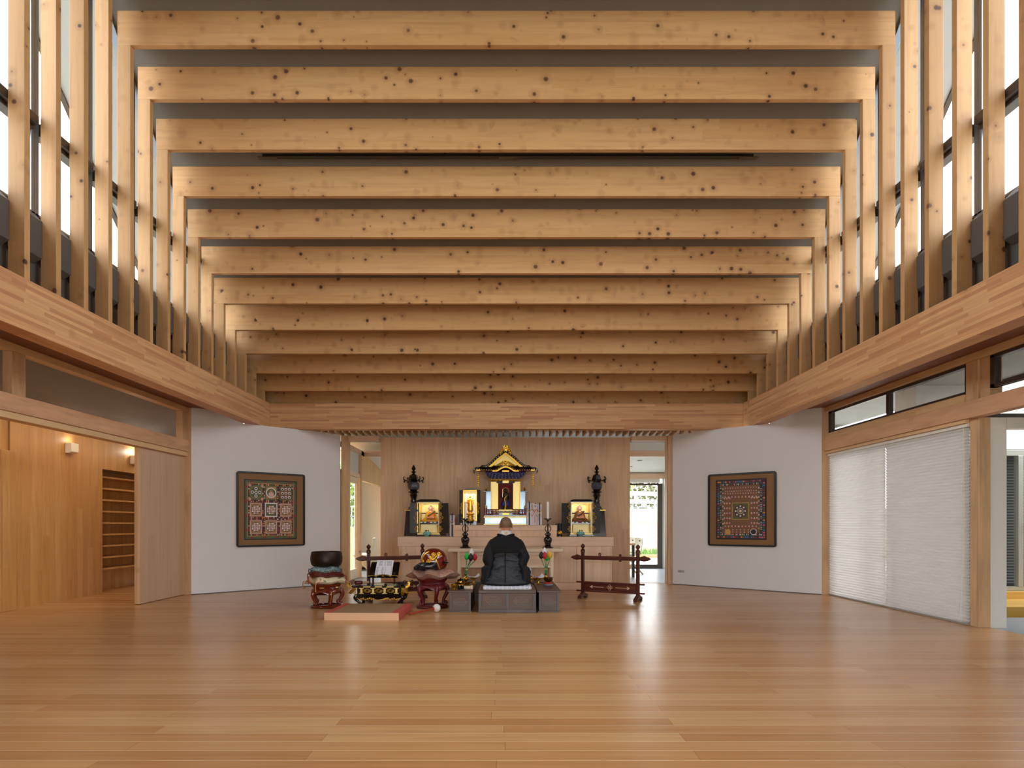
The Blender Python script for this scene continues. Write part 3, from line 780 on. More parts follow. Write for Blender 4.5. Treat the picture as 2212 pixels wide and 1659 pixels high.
# ------------------------------------------------------------------ altar furniture
M['gold'] = flat('gilt', '#e9b84a', .28, .9, var=.12, scale=60)
M['goldp'] = flat('gold_leaf_panel', '#f3d68a', .38, .75, var=.05, scale=30)
M['golds'] = flat('pale_gold_screen', '#f5e6ac', .5, .35, var=.04, scale=40)
M['lac'] = flat('black_lacquer', '#0f0d0d', .14, coat=.6, var=.1, scale=20)
M['lacm'] = flat('satin_black_lacquer', '#1e1b18', .42, var=.08, scale=12)
M['redl'] = flat('red_lacquer', '#7d1717', .22, coat=.5, var=.1, scale=20)
M['blue'] = flat('painted_blue', '#3c4488', .5, var=.2, scale=60)
M['navy'] = flat('painted_navy', '#1c2348', .5, var=.2, scale=60)
M['wht'] = flat('white_candle_wax', '#f2f0f4', .5, var=.01)
M['silver'] = flat('mirror_lacquer_panel', '#75838f', .15, .85, var=.25, scale=9)
M['teal'] = flat('celadon_glaze', '#74b0aa', .25, var=.2, scale=40)
M['skinst'] = flat('statue_face', '#cfa098', .55, var=.06, scale=30)
M['brass'] = flat('polished_brass', '#d9a93f', .16, .95, var=.08, scale=40)
# tiers of the altar
t = thing('altar_cabinet', 'long pale cypress altar cabinet against the board wall', 'altar', (-.015,10.03,0))
part('plinth', MB().box(-1.80,1.80,-.02,1.19,0,.125), M['altarh'], t, bevel=.003)
part('carcass', MB().box(-1.79,1.79,.02,1.20,.126,.735), M['altar'], t)
for a, c in ((-1.76,-.955),(-.948,-.115),(-.108,.725),(.732,1.19),(1.197,1.76)):
    part('door', MB().box(a,c,.004,.019,.134,.728), M['altar'], t, bevel=.0015)
part('counter', MB().box(-1.815,1.815,0,1.21,.736,.89), M['altarh'], t, bevel=.002)
t = thing('altar_step', 'smaller pale cypress step standing on the altar cabinet', 'altar', (-.02,10.26,.891))
part('carcass', MB().box(-.885,.885,.012,.96,0,.108), M['altar'], t)
part('top_board', MB().box(-.89,.89,0,.97,.109,.197), M['altarh'], t, bevel=.002)
t = thing('offering_table', 'pale cypress altar table carrying the two black candlesticks', 'table', (-.015,9.62,0))
part('table_top', MB().box(-.925,.925,-.02,.38,.662,.713), M['pale'], t, bevel=.002)
for sx in (-1,1):
    for y in (0,.31): part('leg', MB().box(*sorted((sx*.775,sx*.725)), y,y+.05,0,.661), M['pale'], t, bevel=.002)
part('apron', MB().box(-.724,.724,.012,.03,.61,.661), M['pale'], t)
part('apron_panel', MB().box(-.724,.724,.022,.034,.435,.609), M['altarh'], t)
part('apron_rail', MB().box(-.724,.724,.008,.03,.405,.434), M['pale'], t)
# candlesticks
def candlestick(label, x, y, z):
    t = thing('candlestick', label, 'candlestick', (x,y,z), 0, 'black candlesticks on the altar table')
    part('stem', MB().lathe([(.088,0),(.09,.012),(.075,.022),(.058,.034),(.046,.055),(.05,.07),(.063,.1),(.071,.13),(.068,.155),(.05,.178),(.030,.192),(.042,.203),(.052,.222),(.045,.24),(.026,.252),(.02,.262),(.012,.27),(.012,.37),(.017,.385),(.019,.40),(.016,.42),(.02,.445),(.05,.466),(.062,.472),(.062,.486),(.045,.490),(.0,.488)], n=28), M['lac'], t)
    for k in range(4):
        a = PI/2*k
        pts = []
        for i in range(9):
            u = i/8; r = .016+.030*math.sin(u*PI)**.9; pts.append((math.cos(a)*r, math.sin(a)*r, .26+.115*u))
        part('openwork_loop', MB().tube(pts, .0075, 6), M['lac'], t)
    c = thing('candle', label.replace('black candlestick in front of','tall white candle before').replace(', away from the gold figure',''), 'candle', (x,y,z+.489), 0, 'altar candles')
    part('wax', MB().lathe([(.0185,0),(.0185,.265),(.016,.27),(.0,.27)], n=16), M['wht'], c)
    part('wick', MB().tube([(0,0,.27),(.001,0,.281)], .0012, 5), M['lac'], c)
candlestick('black candlestick in front of the small gold figure cabinet', -.675, 9.80, .714)
candlestick('black candlestick in front of the dark cylinders, away from the gold figure', .680, 9.80, .714)
# black openwork lanterns on tapered stands
def lantern(x, lab):
    s = thing('lantern_stand', 'tapered black lacquer stand with gold edged top, ' + lab, 'stand', (x,11.03,.891), 0, 'black lantern stands')
    part('body', MB().lathe([(.215,0),(.17,.46)], n=4, ph=PI/4), M['lac'], s, smooth=20)
    part('top_board', MB().box(-.145,.145,-.145,.145,.462,.478), M['gold'], s, bevel=.003)
    t = thing('lantern', 'black openwork metal lantern with flame finial, ' + lab, 'lantern', (x,11.03,1.37), 0, 'black lanterns beside the altar shrines')
    part('base', MB().lathe([(.12,0),(.12,.015),(.095,.03),(.09,.055),(.06,.08),(.05,.115),(.05,.15),(.062,.16),(.062,.175),(.05,.185),(.052,.22),(.068,.26),(.075,.275),(.058,.285),(.062,.305),(.092,.318),(.098,.335),(.07,.345),(.06,.36),(.085,.372)], n=24), M['lac'], t)
    part('fire_box', MB().lathe([(.075,.373),(.1,.40),(.108,.44),(.105,.48),(.085,.51),(.06,.52)], n=6, ph=.3), lanternm, t)
    rf_ = part('roof', MB().lathe([(.06,.521),(.13,.527),(.145,.54),(.10,.56),(.085,.60),(.07,.64),(.035,.66),(.02,.675)], n=6, ph=.3), M['lac'], t)
    for k in range(6):
        a = .3+PI/3*k; c, s_ = math.cos(a), math.sin(a)
        q = [(c*r, s_*r, z) for r, z in ((.12,.535),(.16,.545),(.185,.57),(.18,.60),(.165,.605),(.16,.592))]
        part('roof_scroll', MB().tube(q, [.012,.011,.01,.009,.008,.006], 6), M['lac'], rf_)
        b = part('bell', MB().lathe([(.004,.0),(.01,-.012),(.018,-.045),(.0,-.05)], n=8), M['lac'], rf_, loc=(c*.17, s_*.17, .548))
    part('finial', MB().lathe([(.02,.676),(.05,.70),(.052,.706),(.022,.715),(.015,.722),(.038,.745),(.042,.765),(.03,.79),(.014,.815),(.0,.84)], n=16), M['lac'], t)
lm_ = Sh('lantern_lattice'); x_, y_, z_ = lm_.xyz()
d_, a_, b_ = lm_.voro(lm_.vec(x_,y_,z_), 70)
lm_.base(lm_.mix(d_.gt(.45), '#0f0d0e', '#5d5c66')); lm_.set(rough=.3); lanternm = lm_.mat
lantern(-1.715, 'behind the shrine of the orange robed figure')
lantern(1.668, 'behind the shrine of the brown robed figure')
# seated figure shrines
def fret(b, x, z, sx, h, w, m=0):
    """gilt openwork fitting: curls against the door edge"""
    for i in range(3):
        zz = z + (i-1)*h*.3; ww = w*(1-.45*abs(i-1))
        pts = [(x, 0, zz-h*.16), (x+sx*ww*.7, 0, zz-h*.1), (x+sx*ww, 0, zz), (x+sx*ww*.7, 0, zz+h*.1), (x, 0, zz+h*.16)]
        b.tube(pts, .0045, 6, m)
        b.tube([(x+sx*ww*.15,0,zz-h*.05),(x+sx*ww*.55,0,zz),(x+sx*ww*.15,0,zz+h*.05)], .004, 6, m)
    b.box(*sorted((x-sx*.004, x+sx*.004)), -.004, .004, z-h/2, z+h/2, m)
def shrine(x, sx, label):
    """black lacquer cabinet, gilt inside, doors folded open; sx = -1: outer door on the -X side"""
    t = thing('shrine_cabinet', label, 'shrine', (x,10.50,.891), 0, 'black shrine cabinets with seated figures')
    part('base', MB().box(-.215,.215,-.03,.36,0,.03), M['lac'], t, bevel=.004)
    part('base_moulding', MB().box(-.20,.20,-.022,.35,.031,.055), M['goldp'], t, bevel=.004)
    b = MB(); b.box(-.19,-.172,0,.34,.056,.60); b.box(.172,.19,0,.34,.056,.60); b.box(-.171,.171,.325,.34,.056,.60)
    part('case', b, M['lac'], t)
    b = MB(); b.box(-.1715,-.166,.004,.324,.06,.58); b.box(.166,.1715,.004,.324,.06,.58); b.box(-.165,.165,.315,.324,.06,.58); b.box(-.165,.165,.004,.314,.575,.581)
    part('gold_lining', b, M['goldp'], t)
    b = MB(); b.box(-.19,.19,-.012,0,.585,.60)
    n = 12
    b.prism([(-.171,.585)] + [(-.171+.342*i/n, .572-.010*abs(math.sin(i/n*PI*3))) for i in range(n+1)] + [(.171,.585)], 'y', -.008, -.002)
    part('gold_cornice', b, M['goldp'], t)
    part('roof', MB().loft([[(-.235*s,-.05*s,z),(.235*s,-.05*s,z),(.235*s,.37,z),(-.235*s,.37,z)] for s, z in ((.88,.601),(.90,.61),(.86,.625),(.78,.638),(.66,.648),(.5,.653))]), M['lac'], t, smooth=60)
    # stepped seat and screens inside
    part('rear_screen', MB().box(-.15,.15,.26,.27,.30,.40), M['golds'], t)
    part('screen_rail', MB().box(-.16,.16,.255,.275,.401,.42), M['navy'], t)
    b = MB().box(-.15,.15,.08,.30,.06,.215); part('seat_block', b, M['golds'], t, bevel=.003)
    part('seat_board', MB().box(-.165,.165,.06,.305,.216,.236), M['lac'], t)
    b = MB()
    for i in range(9): b.box(-.155+.0345*i, -.155+.0345*(i+1), .062, .30, .2365, .256, i % 5)
    part('striped_mat', b, [M['wht'], flat('mat_green','#1c7a4a',.7), flat('mat_white','#e8e4da',.7), flat('mat_blue','#22308c',.7), flat('mat_red','#b03328',.7)] if 'mat_red' not in bpy.data.materials else [M['wht']]+[bpy.data.materials[q] for q in ('mat_green','mat_white','mat_blue','mat_red')], t, smooth=0)
    for q in (-1,1):
        part('rail_post', MB().lathe([(.006,.056),(.006,.19),(.01,.2),(.0,.205)], c=(q*.15,.03,0), n=10), M['gold'], t)
    # doors: inner leaf turned out, outer leaf folded back
    for q in (-1,1):
        h = thing_part('door', t, (q*.192,-.002,0), 0)
        wide = .135 if q == sx else .165
        b = MB().box(*sorted((0, q*wide)), -.008, .008, .056, .585); b.xf(Matrix.Rotation(q*R(-16),4,'Z'))
        dl = part('leaf', b, M['lacm'], h, bevel=.003)
        b = MB(); fret(b, 0, .13, q, .12, .055); fret(b, 0, .33, q, .22, .065); fret(b, 0, .53, q, .12, .055)
        b.xf(Matrix.Translation((0,-.012,0)) @ Matrix.Rotation(q*R(-16),4,'Z'))
        part('gilt_fitting', b, M['gold'], h)
    return t
def thing_part(name, parent, loc, rz):
    o = bpy.data.objects.new(name, None); link(o); o.parent = parent; o.location = loc; o.rotation_euler = (0,0,rz); o.empty_display_size = .05
    return o
shrine(-1.367, -1, 'open black and gold shrine cabinet holding the orange robed seated figure')
shrine(1.318, 1, 'open black and gold shrine cabinet holding the brown robed seated figure')
def seated(x, y, z, label, robe, drape, shawl):
    t = thing('seated_figure', label, 'statue', (x,y,z))
    prof = [(.0,.150,.085),(.02,.155,.09),(.05,.135,.08),(.08,.10,.06),(.12,.092,.052),(.16,.082,.046),(.185,.06,.038),(.195,.035,.03)]
    rings = []
    for zz, rx, ry in prof:
        rings.append([(math.cos(a)*rx, math.sin(a)*ry-.02*(1-zz/.2), zz) for a in [2*PI*j/28 for j in range(28)]])
    part('robe', MB().loft(rings), robe, t, smooth=80)
    rings = []
    for zz, rx, ry in prof[2:7]:
        rings.append([(math.cos(a)*rx*.80+.012, math.sin(a)*(ry+.006)-.02*(1-zz/.2)-.004, zz*.95) for a in [PI+PI*j/14 for j in range(15)]])
    part('drape', MB().loft(rings, closed=False, cap=False), drape, t, smooth=80, solid=.006)
    part('shawl', MB().tube([(.07,-.02,.185),(.05,-.05,.165),(.0,-.066,.13),(-.045,-.066,.10)], [.014,.016,.016,.012], 8), shawl, t)
    b = MB(); b.ball((0,-.012,.245),(.036,.040,.05),18); b.tube([(0,-.004,.185),(0,-.006,.215)], .022, 12)
    for q in (-1,1): b.ball((q*.036,-.008,.243),(.006,.010,.016),8)
    b.ball((0,-.052,.240),(.006,.009,.012),8); b.ball((0,-.048,.222),(.012,.006,.004),8)
    b.ball((0,-.03,.178),(.024,.018,.022),10)
    hd_ = part('head', b, M['skinst'], t, smooth=80)
    for q in (-1,1): part('eye', MB().tube([(q*.007,-.0475,.252),(q*.013,-.0465,.2535),(q*.020,-.044,.252)], .0016, 6), M['lacm'], hd_); part('eyebrow', MB().tube([(q*.006,-.047,.260),(q*.014,-.045,.2635),(q*.022,-.041,.260)], .0014, 6), M['lacm'], hd_)
    for q in (-1,1): 
        b = MB(); b.ball((q*.05,-.085,.075),(.022,.022,.014),10)
        for i in range(4): b.tube([(q*.045-q*.006*i+.0,-.095,.08-.003*i),(q*.03-q*.006*i,-.108,.077-.003*i)], .005, 6)
        b.tube([(q*.055,-.095,.09),(q*.045,-.108,.097)], .005, 6)
        part('hand', b, M['skinst'], t, smooth=80)
    return t
ylw = flat('robe_ochre','#b5851a',.6); org = flat('robe_orange','#b85f1c',.6)
brn = flat('robe_brown','#5d3311',.6); brn2 = flat('robe_russet','#8a4f1c',.6); drk = flat('robe_umber','#33201a',.6)
seated(-1.355, 10.68, 1.1475, 'seated monk figure in orange and ochre robes inside the open shrine', ylw, org, flat('shawl_olive','#5b4a20',.6))
seated(1.31, 10.68, 1.1475, 'seated monk figure in brown and russet robes inside the open shrine', brn, brn2, drk)
# celadon burners in front of the shrines
for x, l in ((-1.375,'celadon green lotus shaped burner before the orange robed figure'),(1.285,'celadon green lotus shaped burner before the brown robed figure')):
    t = thing('incense_burner', l, 'incense burner', (x,10.33,.891), 0, 'celadon burners on the altar cabinet')
    part('bowl', MB().lathe([(.03,0),(.035,.008),(.03,.014),(.05,.03),(.062,.055),(.06,.072),(.05,.085),(.046,.083),(.05,.06),(.0,.05)], n=24), M['teal'], t)
    for k in range(10):
        a = 2*PI*k/10; c, s_ = math.cos(a), math.sin(a)
        part('petal', MB().lathe([(.0,-.028),(.018,-.012),(.020,.002),(.012,.018),(.0,.028)], n=10, sy=.35).xf(Matrix.Translation((c*.058,s_*.058,.062)) @ Matrix.Rotation(a+PI/2,4,'Z') @ Matrix.Rotation(R(-18),4,'X')), M['teal'], t)
    b = MB()
    for a in (.5,2.1,3.9): b.tube([(math.cos(a)*.02,math.sin(a)*.02,.05),(math.cos(a)*.026,math.sin(a)*.026,.10)], .004, 6); b.ball((math.cos(a)*.026,math.sin(a)*.026,.103), .011, 8)
    part('stamens', b, M['lac'], t)
# ------------------------------------------------------------------ the main shrine
ms = thing('main_shrine', 'large temple shaped shrine with curved black roof and gold gable, centre of the altar', 'shrine', (-.015,10.72,1.089))
b = MB(); b.box(-.39,.39,-.21,.30,.0,.022); b.box(-.385,.385,-.205,.30,.128,.155)
part('base_moulding', b, M['goldp'], ms, bevel=.003)
bp_ = part('base_panel', MB().box(-.365,.365,-.185,.29,.023,.127), M['silver'], ms)
for sx in (-1,1):
    pts = []
    n = 40
    for i in range(n):
        a = 2*PI*i/n; r = 1+.10*math.cos(4*a)
        pts.append((sx*.185+.125*math.cos(a)*r, .075+.036*math.sin(a)*(1+.12*math.cos(6*a))))
    part('base_cartouche', MB().prism(pts, 'y', -.191, -.186), flat('silver_plate','#f2f4f6',.25,.7) if 'silver_plate' not in bpy.data.materials else bpy.data.materials['silver_plate'], bp_)
part('floor_slab', MB().box(-.375,.375,-.195,.30,.156,.178), M['lac'], ms, bevel=.002)
# balustrade
for sx in (-1,1):
    rl = MB()
    for z, r in ((.20,.007),(.235,.006),(.272,.009)):
        rl.tube([(sx*.355,-.18,z),(sx*.12,-.18,z)], r, 8)
        rl.tube([(sx*.355,-.18,z),(sx*.355,.25,z)], r, 8)
    for x in (.30,.23,.17): rl.tube([(sx*x,-.18,.178),(sx*x,-.18,.27)], .007, 8)
    part('balustrade', rl, M['redl'], ms)
    np_ = part('newel_post', MB().lathe([(.016,.178),(.016,.305)], c=(sx*.355,-.18,0), n=12), M['redl'], ms)
    part('newel_finial', MB().lathe([(.019,.306),(.02,.318),(.012,.326),(.016,.338),(.012,.352),(.0,.365)], c=(sx*.355,-.18,0), n=12), M['gold'], np_)
b = MB()
for i in range(21):
    x = -.2+.02*i; b.tube([(x-.012,-.195,.225+.012*math.sin(i*1.3)),(x,-.2,.245+.012*math.cos(i*1.9)),(x+.012,-.195,.222)], .006, 6)
b.box(-.06,.06,-.2,-.19,.182,.21)
part('gilt_carving', b, M['gold'], ms)
# body: gold door leaves either side of the painted niche
part('body_core', MB().box(-.245,.245,.0,.26,.179,.74), M['lac'], ms)
b = MB(); b.box(-.262,-.246,-.15,.26,.27,.745); b.box(.246,.262,-.15,.26,.27,.745); b.box(-.245,.245,-.145,-.125,.255,.275)
part('gilt_pilaster', b, M['goldp'], ms, bevel=.002)
for sx in (-1,1):
    p = part('gold_door', MB().box(*sorted((sx*.131,sx*.245)),-.155,-.145,.276,.745), M['goldp'], ms, bevel=.002)
part('door_lintel', MB().box(-.245,.245,-.15,-.13,.746,.768), M['navy'], ms)
b = MB(); b.box(-.262,-.16,-.152,-.128,.744,.77); b.box(.16,.262,-.152,-.128,.744,.77); b.box(-.055,.055,-.158,-.128,.742,.80)
part('lintel_mount', b, M['goldp'], ms, bevel=.002)
b = MB()
for i in range(40):
    x = -.285+.0146*i; b.tube([(x-.012,-.165,.795+.012*math.sin(i*1.7)),(x,-.172,.812+.01*math.cos(i*2.3)),(x+.012,-.165,.792)], .0075, 6)
part('gilt_frieze', b, M['gold'], ms)
part('niche_back', MB().box(-.13,.13,-.02,-.001,.27,.745), flat('niche_crimson','#7c141b',.6,var=.3,scale=25), ms)
# side wings with polished panels
for sx in (-1,1):
    part('wing_panel', MB().box(*sorted((sx*.264,sx*.335)), .06,.075,.20,.60), M['silver'], ms)
    part('wing_post', MB().box(*sorted((sx*.336,sx*.355)), .055,.08,.20,.60), M['silver'], ms, bevel=.002)
    part('wing_cap', MB().box(*sorted((sx*.262,sx*.40)), .04,.095,.601,.618), M['silver'], ms, bevel=.006)
    part('wing_finial', MB().lathe([(.012,.619),(.022,.632),(.012,.648),(.02,.664),(.014,.684),(.0,.69)], c=(sx*.345,.067,0), n=14), M['gold'], ms)
# bracket storey
b = MB(); b.loft([[(-hw,-yd,z),(hw,-yd,z),(hw,.26,z),(-hw,.26,z)] for hw, yd, z in ((.25,.15,.815),(.27,.17,.85),(.33,.20,.885),(.36,.22,.93))])
part('bracket_core', b, M['blue'], ms, smooth=0)
bk = MB(); br = MB()
for r_ in range(3):
    n = 9+2*r_; hw = .25+.045*r_; yd = .165+.022*r_; z = .835+.033*r_
    for i in range(n):
        x = -hw+2*hw*i/(n-1); bk.box(x-.013,x+.013,-yd-.018,-yd+.004,z-.011,z+.011); br.box(x-.008,x+.008,-yd-.0235,-yd-.0185,z-.013,z-.004)
part('bracket_block', bk, M['lac'], ms); part('bracket_tip', br, M['redl'], ms)
# roof: hip skirt with an undulating front gable, and the steep main gable above
EV, RX = .95, .53
def eave_z(x):
    a = abs(x)/RX
    return EV + .03*a**4
def skirt(u, v):
    # u across, v from eave (0) to top (1)
    x = (u*2-1)
    hx = RX*(1-v)+.42*v
    X = x*hx; bump = .085*max(0, math.cos(min(abs(X)/.20,1)*PI/2))**1.6*(1-v)
    z = eave_z(x*RX)*(1-v) + 1.05*v - .02*math.sin(v*PI) + bump
    return (X, -.33*(1-v)-.20*v, z)
for q in (1,-1):
    b = MB().grid(lambda u, v: (skirt(u,v)[0], skirt(u,v)[1]*q + (.10 if q < 0 else 0), skirt(u,v)[2]-(0 if q>0 else 0)), 40, 8)
    part('roof_slope', b, M['lac'], ms, smooth=60, solid=.012)
def side(u, v, q):
    y = -.33+.76*u; hx = RX*(1-v)+.42*v
    z = (EV+.03*abs(2*u-1)**4)*(1-v) + 1.03*v - .02*math.sin(v*PI)
    return (q*hx, y*(1-v)+(-.2+.46*u)*v, z)
for q in (-1,1):
    part('roof_slope', MB().grid(lambda u, v: side(u,v,q), 20, 8), M['lac'], ms, smooth=60, solid=.012)
GC = [(0,1.331),(.04,1.302),(.08,1.272),(.12,1.24),(.16,1.207),(.20,1.17),(.24,1.13),(.287,1.092),(.34,1.058),(.40,1.034),(.46,1.022),(.50,1.018),(.525,1.022)]
def gz(x):
    for (x0,z0),(x1,z1) in zip(GC, GC[1:]):
        if x <= x1: return z0+(z1-z0)*(x-x0)/(x1-x0)
    return GC[-1][1]
for q in (-1,1):
    p = [(q*x, z) for x, z in GC]
    b = MB().prism(p + [(x, z-(.05 if abs(x) < .42 else .03)) for x, z in p[::-1]], 'y', -.235, .27); gr_ = part('gable_roof', b, M['lac'], ms, smooth=60)
    xs = [.30*i/14 for i in range(15)]
    b = MB().prism([(q*x, gz(x)-.052) for x in xs] + [(q*x*.93, gz(x)-.052-.034) for x in xs[::-1]], 'y', -.228, -.19); part('bargeboard', b, M['gold'], gr_, smooth=60)
    for i in range(1, 11):
        x = .036*(i-.5); z = gz(x)-.026
        part('rivet', MB().ball((q*x,-.238,z),(.0085,.006,.0085),8), M['goldp'], gr_)
pl = [(q*.31*i/10, gz(.31*i/10)-.055) for q, rng in ((-1, range(10,0,-1)),(1, range(0,11))) for i in rng]
part('gable_panel', MB().prism(pl, 'y', -.17, -.16), M['goldp'], ms)
b = MB()
for sx in (-1,1):
    for i in range(5):
        x = sx*(.045+.028*i); z = 1.105-.016*i
        b.tube([(x-sx*.02,-.20,z-.02),(x,-.215,z+.012),(x+sx*.02,-.21,z-.002),(x+sx*.008,-.20,z-.018)], .010, 8)
b.ball((0,-.215,1.095),(.034,.02,.034),16)
b.prism([(-.165,1.02),(.165,1.02),(.10,1.06),(.06,1.13),(0,1.155),(-.06,1.13),(-.10,1.06)], 'y', -.20,-.18)
part('gable_ornament', b, M['gold'], ms)
b = MB()
n = 24
up = [(-.16+.32*i/n, .955+.07*max(0,math.cos((-1+2*i/n)*PI/2))**1.4) for i in range(n+1)]
b.prism(up + [(x, z-.028) for x, z in up[::-1]], 'y', -.352,-.335)
b.box(-.06,.06,-.345,-.33,.925,.952)
for sx in (-1,1): b.box(*sorted((sx*.16,sx*.23)),-.35,-.335,.93,.95); b.box(*sorted((sx*.44,sx*.51)),-.35,-.335,.945,.965)
part('eave_mount', b, M['gold'], ms)
b = MB(); b.loft([[(-hw,-yd,z),(hw,-yd,z),(hw,.36,z),(-hw,.36,z)] for hw, yd, z in ((.38,.24,.931),(.50,.31,.945))]); part('eave_soffit', b, M['redl'], ms, smooth=0)
for i in range(25):
    u = i/24; x, y, z = skirt(.03+.94*u, 0)
    part('eave_rivet', MB().ball((x, y-.010, z+.004),(.0085,.006,.0085),8), M['goldp'], ms)
b = MB()
b.lathe([(.045,0),(.05,.03),(.048,.075),(.035,.10),(.0,.105)], n=20, sy=.5)
for sx in (-1,1):
    for i in range(3):
        x = sx*(.055+.018*i); z = .03-.035*i
        b.ball((x,0,z),(.026,.018,.026),10); b.ball((x+sx*.004,-.014,z),(.012,.010,.012),8)
b.ball((0,-.022,.055),(.026,.012,.026),14)
b.xf(Matrix.Translation((0,-.235,1.305)))
part('ridge_ornament', b, M['gold'], ms)
b = MB().tube([(0,-.2,1.335),(0,.26,1.335)], .026, 10); part('ridge', b, M['lac'], ms)
for sx in (-1,1):
    b = MB().tube([(sx*.49,-.30,.985),(sx*.53,-.335,.985),(sx*.55,-.35,.96),(sx*.548,-.352,.92),(sx*.535,-.345,.895)], [.012,.014,.012,.008,.004], 8); part('eave_tip', b, M['lac'], ms)
    b = MB(); z = .88
    b.tube([(0,0,.94),(0,0,.70)], .003, 6)
    for i, s in enumerate((.016,.022,.018,.014,.02,.016,.012)):
        b.ball((0,0,z),(s,s*.6,s),8); b.ball((.012*(-1)**i,0,z-.012),(s*.5,s*.4,s*.5),6); z -= .033
    b.xf(Matrix.Translation((sx*.478,-.27,0)))
    part('hanging_ornament', b, M['gold'], ms)
# painted guardian figure in the niche, flames behind
t = thing('guardian_statue', 'small dark guardian figure with flame halo inside the main shrine', 'statue', (-.015,10.635,1.365))
b = MB(); b.ball((0,.015,.02),(.075,.04,.03),12); b.ball((.0,.01,.06),(.05,.035,.03),12); part('rock_base', b, flat('rock','#3b3326',.7), t)
b = MB().loft([[(math.cos(a)*rx+dx, math.sin(a)*ry, z) for a in [2*PI*j/16 for j in range(16)]] for rx, ry, z, dx in ((.05,.03,.08,0),(.045,.03,.14,0),(.04,.028,.19,.004),(.055,.03,.25,.004),(.05,.028,.29,.002),(.02,.018,.31,0))])
b.ball((0,-.005,.335),(.026,.026,.032),12); b.tube([(-.05,0,.28),(-.075,-.02,.23),(-.055,-.03,.26)], [.014,.012,.010], 8); b.tube([(.05,0,.28),(.075,-.02,.22),(.045,-.03,.18)], [.014,.012,.010], 8)
part('body', b, flat('guardian_dark','#1f1a16',.5), t, smooth=80)
b = MB().loft([[(math.cos(a)*rx, math.sin(a)*ry, z) for a in [2*PI*j/16 for j in range(16)]] for rx, ry, z in ((.075,.036,.07),(.07,.036,.12),(.05,.032,.15))]); part('skirt', b, flat('guardian_blue','#1c2f8e',.6), t, smooth=80)
part('sash', MB().tube([(.04,-.03,.26),(.0,-.036,.22),(-.02,-.034,.18),(.0,-.036,.10),(-.01,-.036,.0)], [.008,.01,.01,.012,.016], 8), M['gold'], t)
part('sword', MB().beam((-.055,-.036,.22),(-.05,-.036,.36),.010,.006), M['gold'], t)
b = MB()
for i in range(13):
    a = PI*(-.05+1.1*i/12); b.tube([(math.cos(a)*.062,.02,.335+math.sin(a)*.062),(math.cos(a)*.085,.022,.34+math.sin(a)*.085),(math.cos(a+.15)*.10,.022,.345+math.sin(a+.15)*.10)], [.008,.006,.002], 6)
part('halo', MB().tube([(math.cos(a)*.055,.02,.335+math.sin(a)*.055) for a in [2*PI*j/24 for j in range(25)]], .006, 6), M['goldp'], t)
part('flames', b, flat('flame_red','#b3231f',.5), t)
# ------------------------------------------------------------------ small shrine with the standing gilt figure
t = thing('figure_cabinet', 'tall black cabinet, gilt inside, with a standing gold figure, beside the main shrine', 'shrine', (-.645,10.60,1.089))
part('base', MB().box(-.12,.12,-.06,.16,0,.07), M['lac'], t, bevel=.004)
part('gold_back', MB().box(-.10,.10,.10,.11,.071,.60), flat('bright_gold_back','#fff3cf',.35,.5), t)
b = MB(); b.box(-.125,-.101,-.05,.12,.071,.60); b.box(.101,.125,-.05,.12,.071,.60); b.box(-.125,.125,-.05,.12,.601,.625)
part('gold_frame', b, M['gold'], t, bevel=.003)
b = MB(); n = 10; b.prism([(-.101,.60)] + [(-.101+.202*i/n, .565-.018*abs(math.cos(i/n*PI*2))) for i in range(n+1)] + [(.101,.60)], 'y', -.045,-.035); part('valance', b, M['goldp'], t)
part('roof', MB().prism([(-.14,.626),(.14,.626),(.13,.64),(.06,.652),(-.06,.652),(-.13,.64)], 'y', -.07,.14), M['lac'], t, smooth=30)
for sx in (-1,1):
    h = thing_part('door', t, (sx*.127,-.05,0), 0)
    part('leaf', MB().box(*sorted((0,sx*.062)),-.007,.007,.04,.62).xf(Matrix.Rotation(-sx*R(25),4,'Z')), M['lacm'], h, bevel=.002)
    b = MB(); fret(b, sx*.01, .30, sx, .22, .04); b.xf(Matrix.Translation((0,-.012,0)) @ Matrix.Rotation(-sx*R(25),4,'Z')); part('gilt_fitting', b, M['gold'], h)
s = thing('gilt_standing_figure', 'standing gilt figure with ring halo on a lotus pedestal inside the tall cabinet', 'statue', (-.645,10.62,1.160))
part('pedestal', MB().lathe([(.07,0),(.072,.02),(.05,.03),(.045,.07),(.06,.08),(.06,.09),(.04,.10),(.055,.12),(.062,.135),(.05,.145)], n=20), M['gold'], s)
b = MB()
for k in range(12): a = 2*PI*k/12; b.ball((math.cos(a)*.055,math.sin(a)*.055,.13),(.014,.014,.018),8)
part('lotus_petals', b, M['gold'], s)
b = MB().loft([[(math.cos(a)*rx, math.sin(a)*ry, z) for a in [2*PI*j/20 for j in range(20)]] for rx, ry, z in ((.032,.026,.146),(.034,.028,.17),(.048,.032,.185),(.050,.034,.21),(.046,.032,.28),(.050,.032,.33),(.052,.032,.37),(.046,.028,.39),(.02,.018,.405),(.016,.016,.415))])
b.ball((0,-.004,.437),(.022,.024,.028),14); b.ball((0,0,.468),(.012,.012,.010),8)
b.tube([(-.045,0,.38),(-.05,-.02,.32),(-.02,-.04,.33)], [.014,.014,.01], 8); b.tube([(.045,0,.38),(.05,-.02,.32),(.035,-.035,.27)], [.014,.014,.01], 8)
part('body', b, M['gold'], s, smooth=80)
part('halo', MB().tube([(math.cos(a)*.058,.03,.44+math.sin(a)*.058) for a in [2*PI*j/32 for j in range(33)]], .006, 8), M['gold'], s)
for sx in (-1,1):
    part('side_offering', MB().box(sx*.085-.014,sx*.085+.014,-.03,.0,.001,.10), M['goldp'], s, bevel=.003)
t = thing('incense_bowl', 'small black lacquer bowl on feet before the tall gilt figure cabinet', 'bowl', (-.645,10.44,1.089))
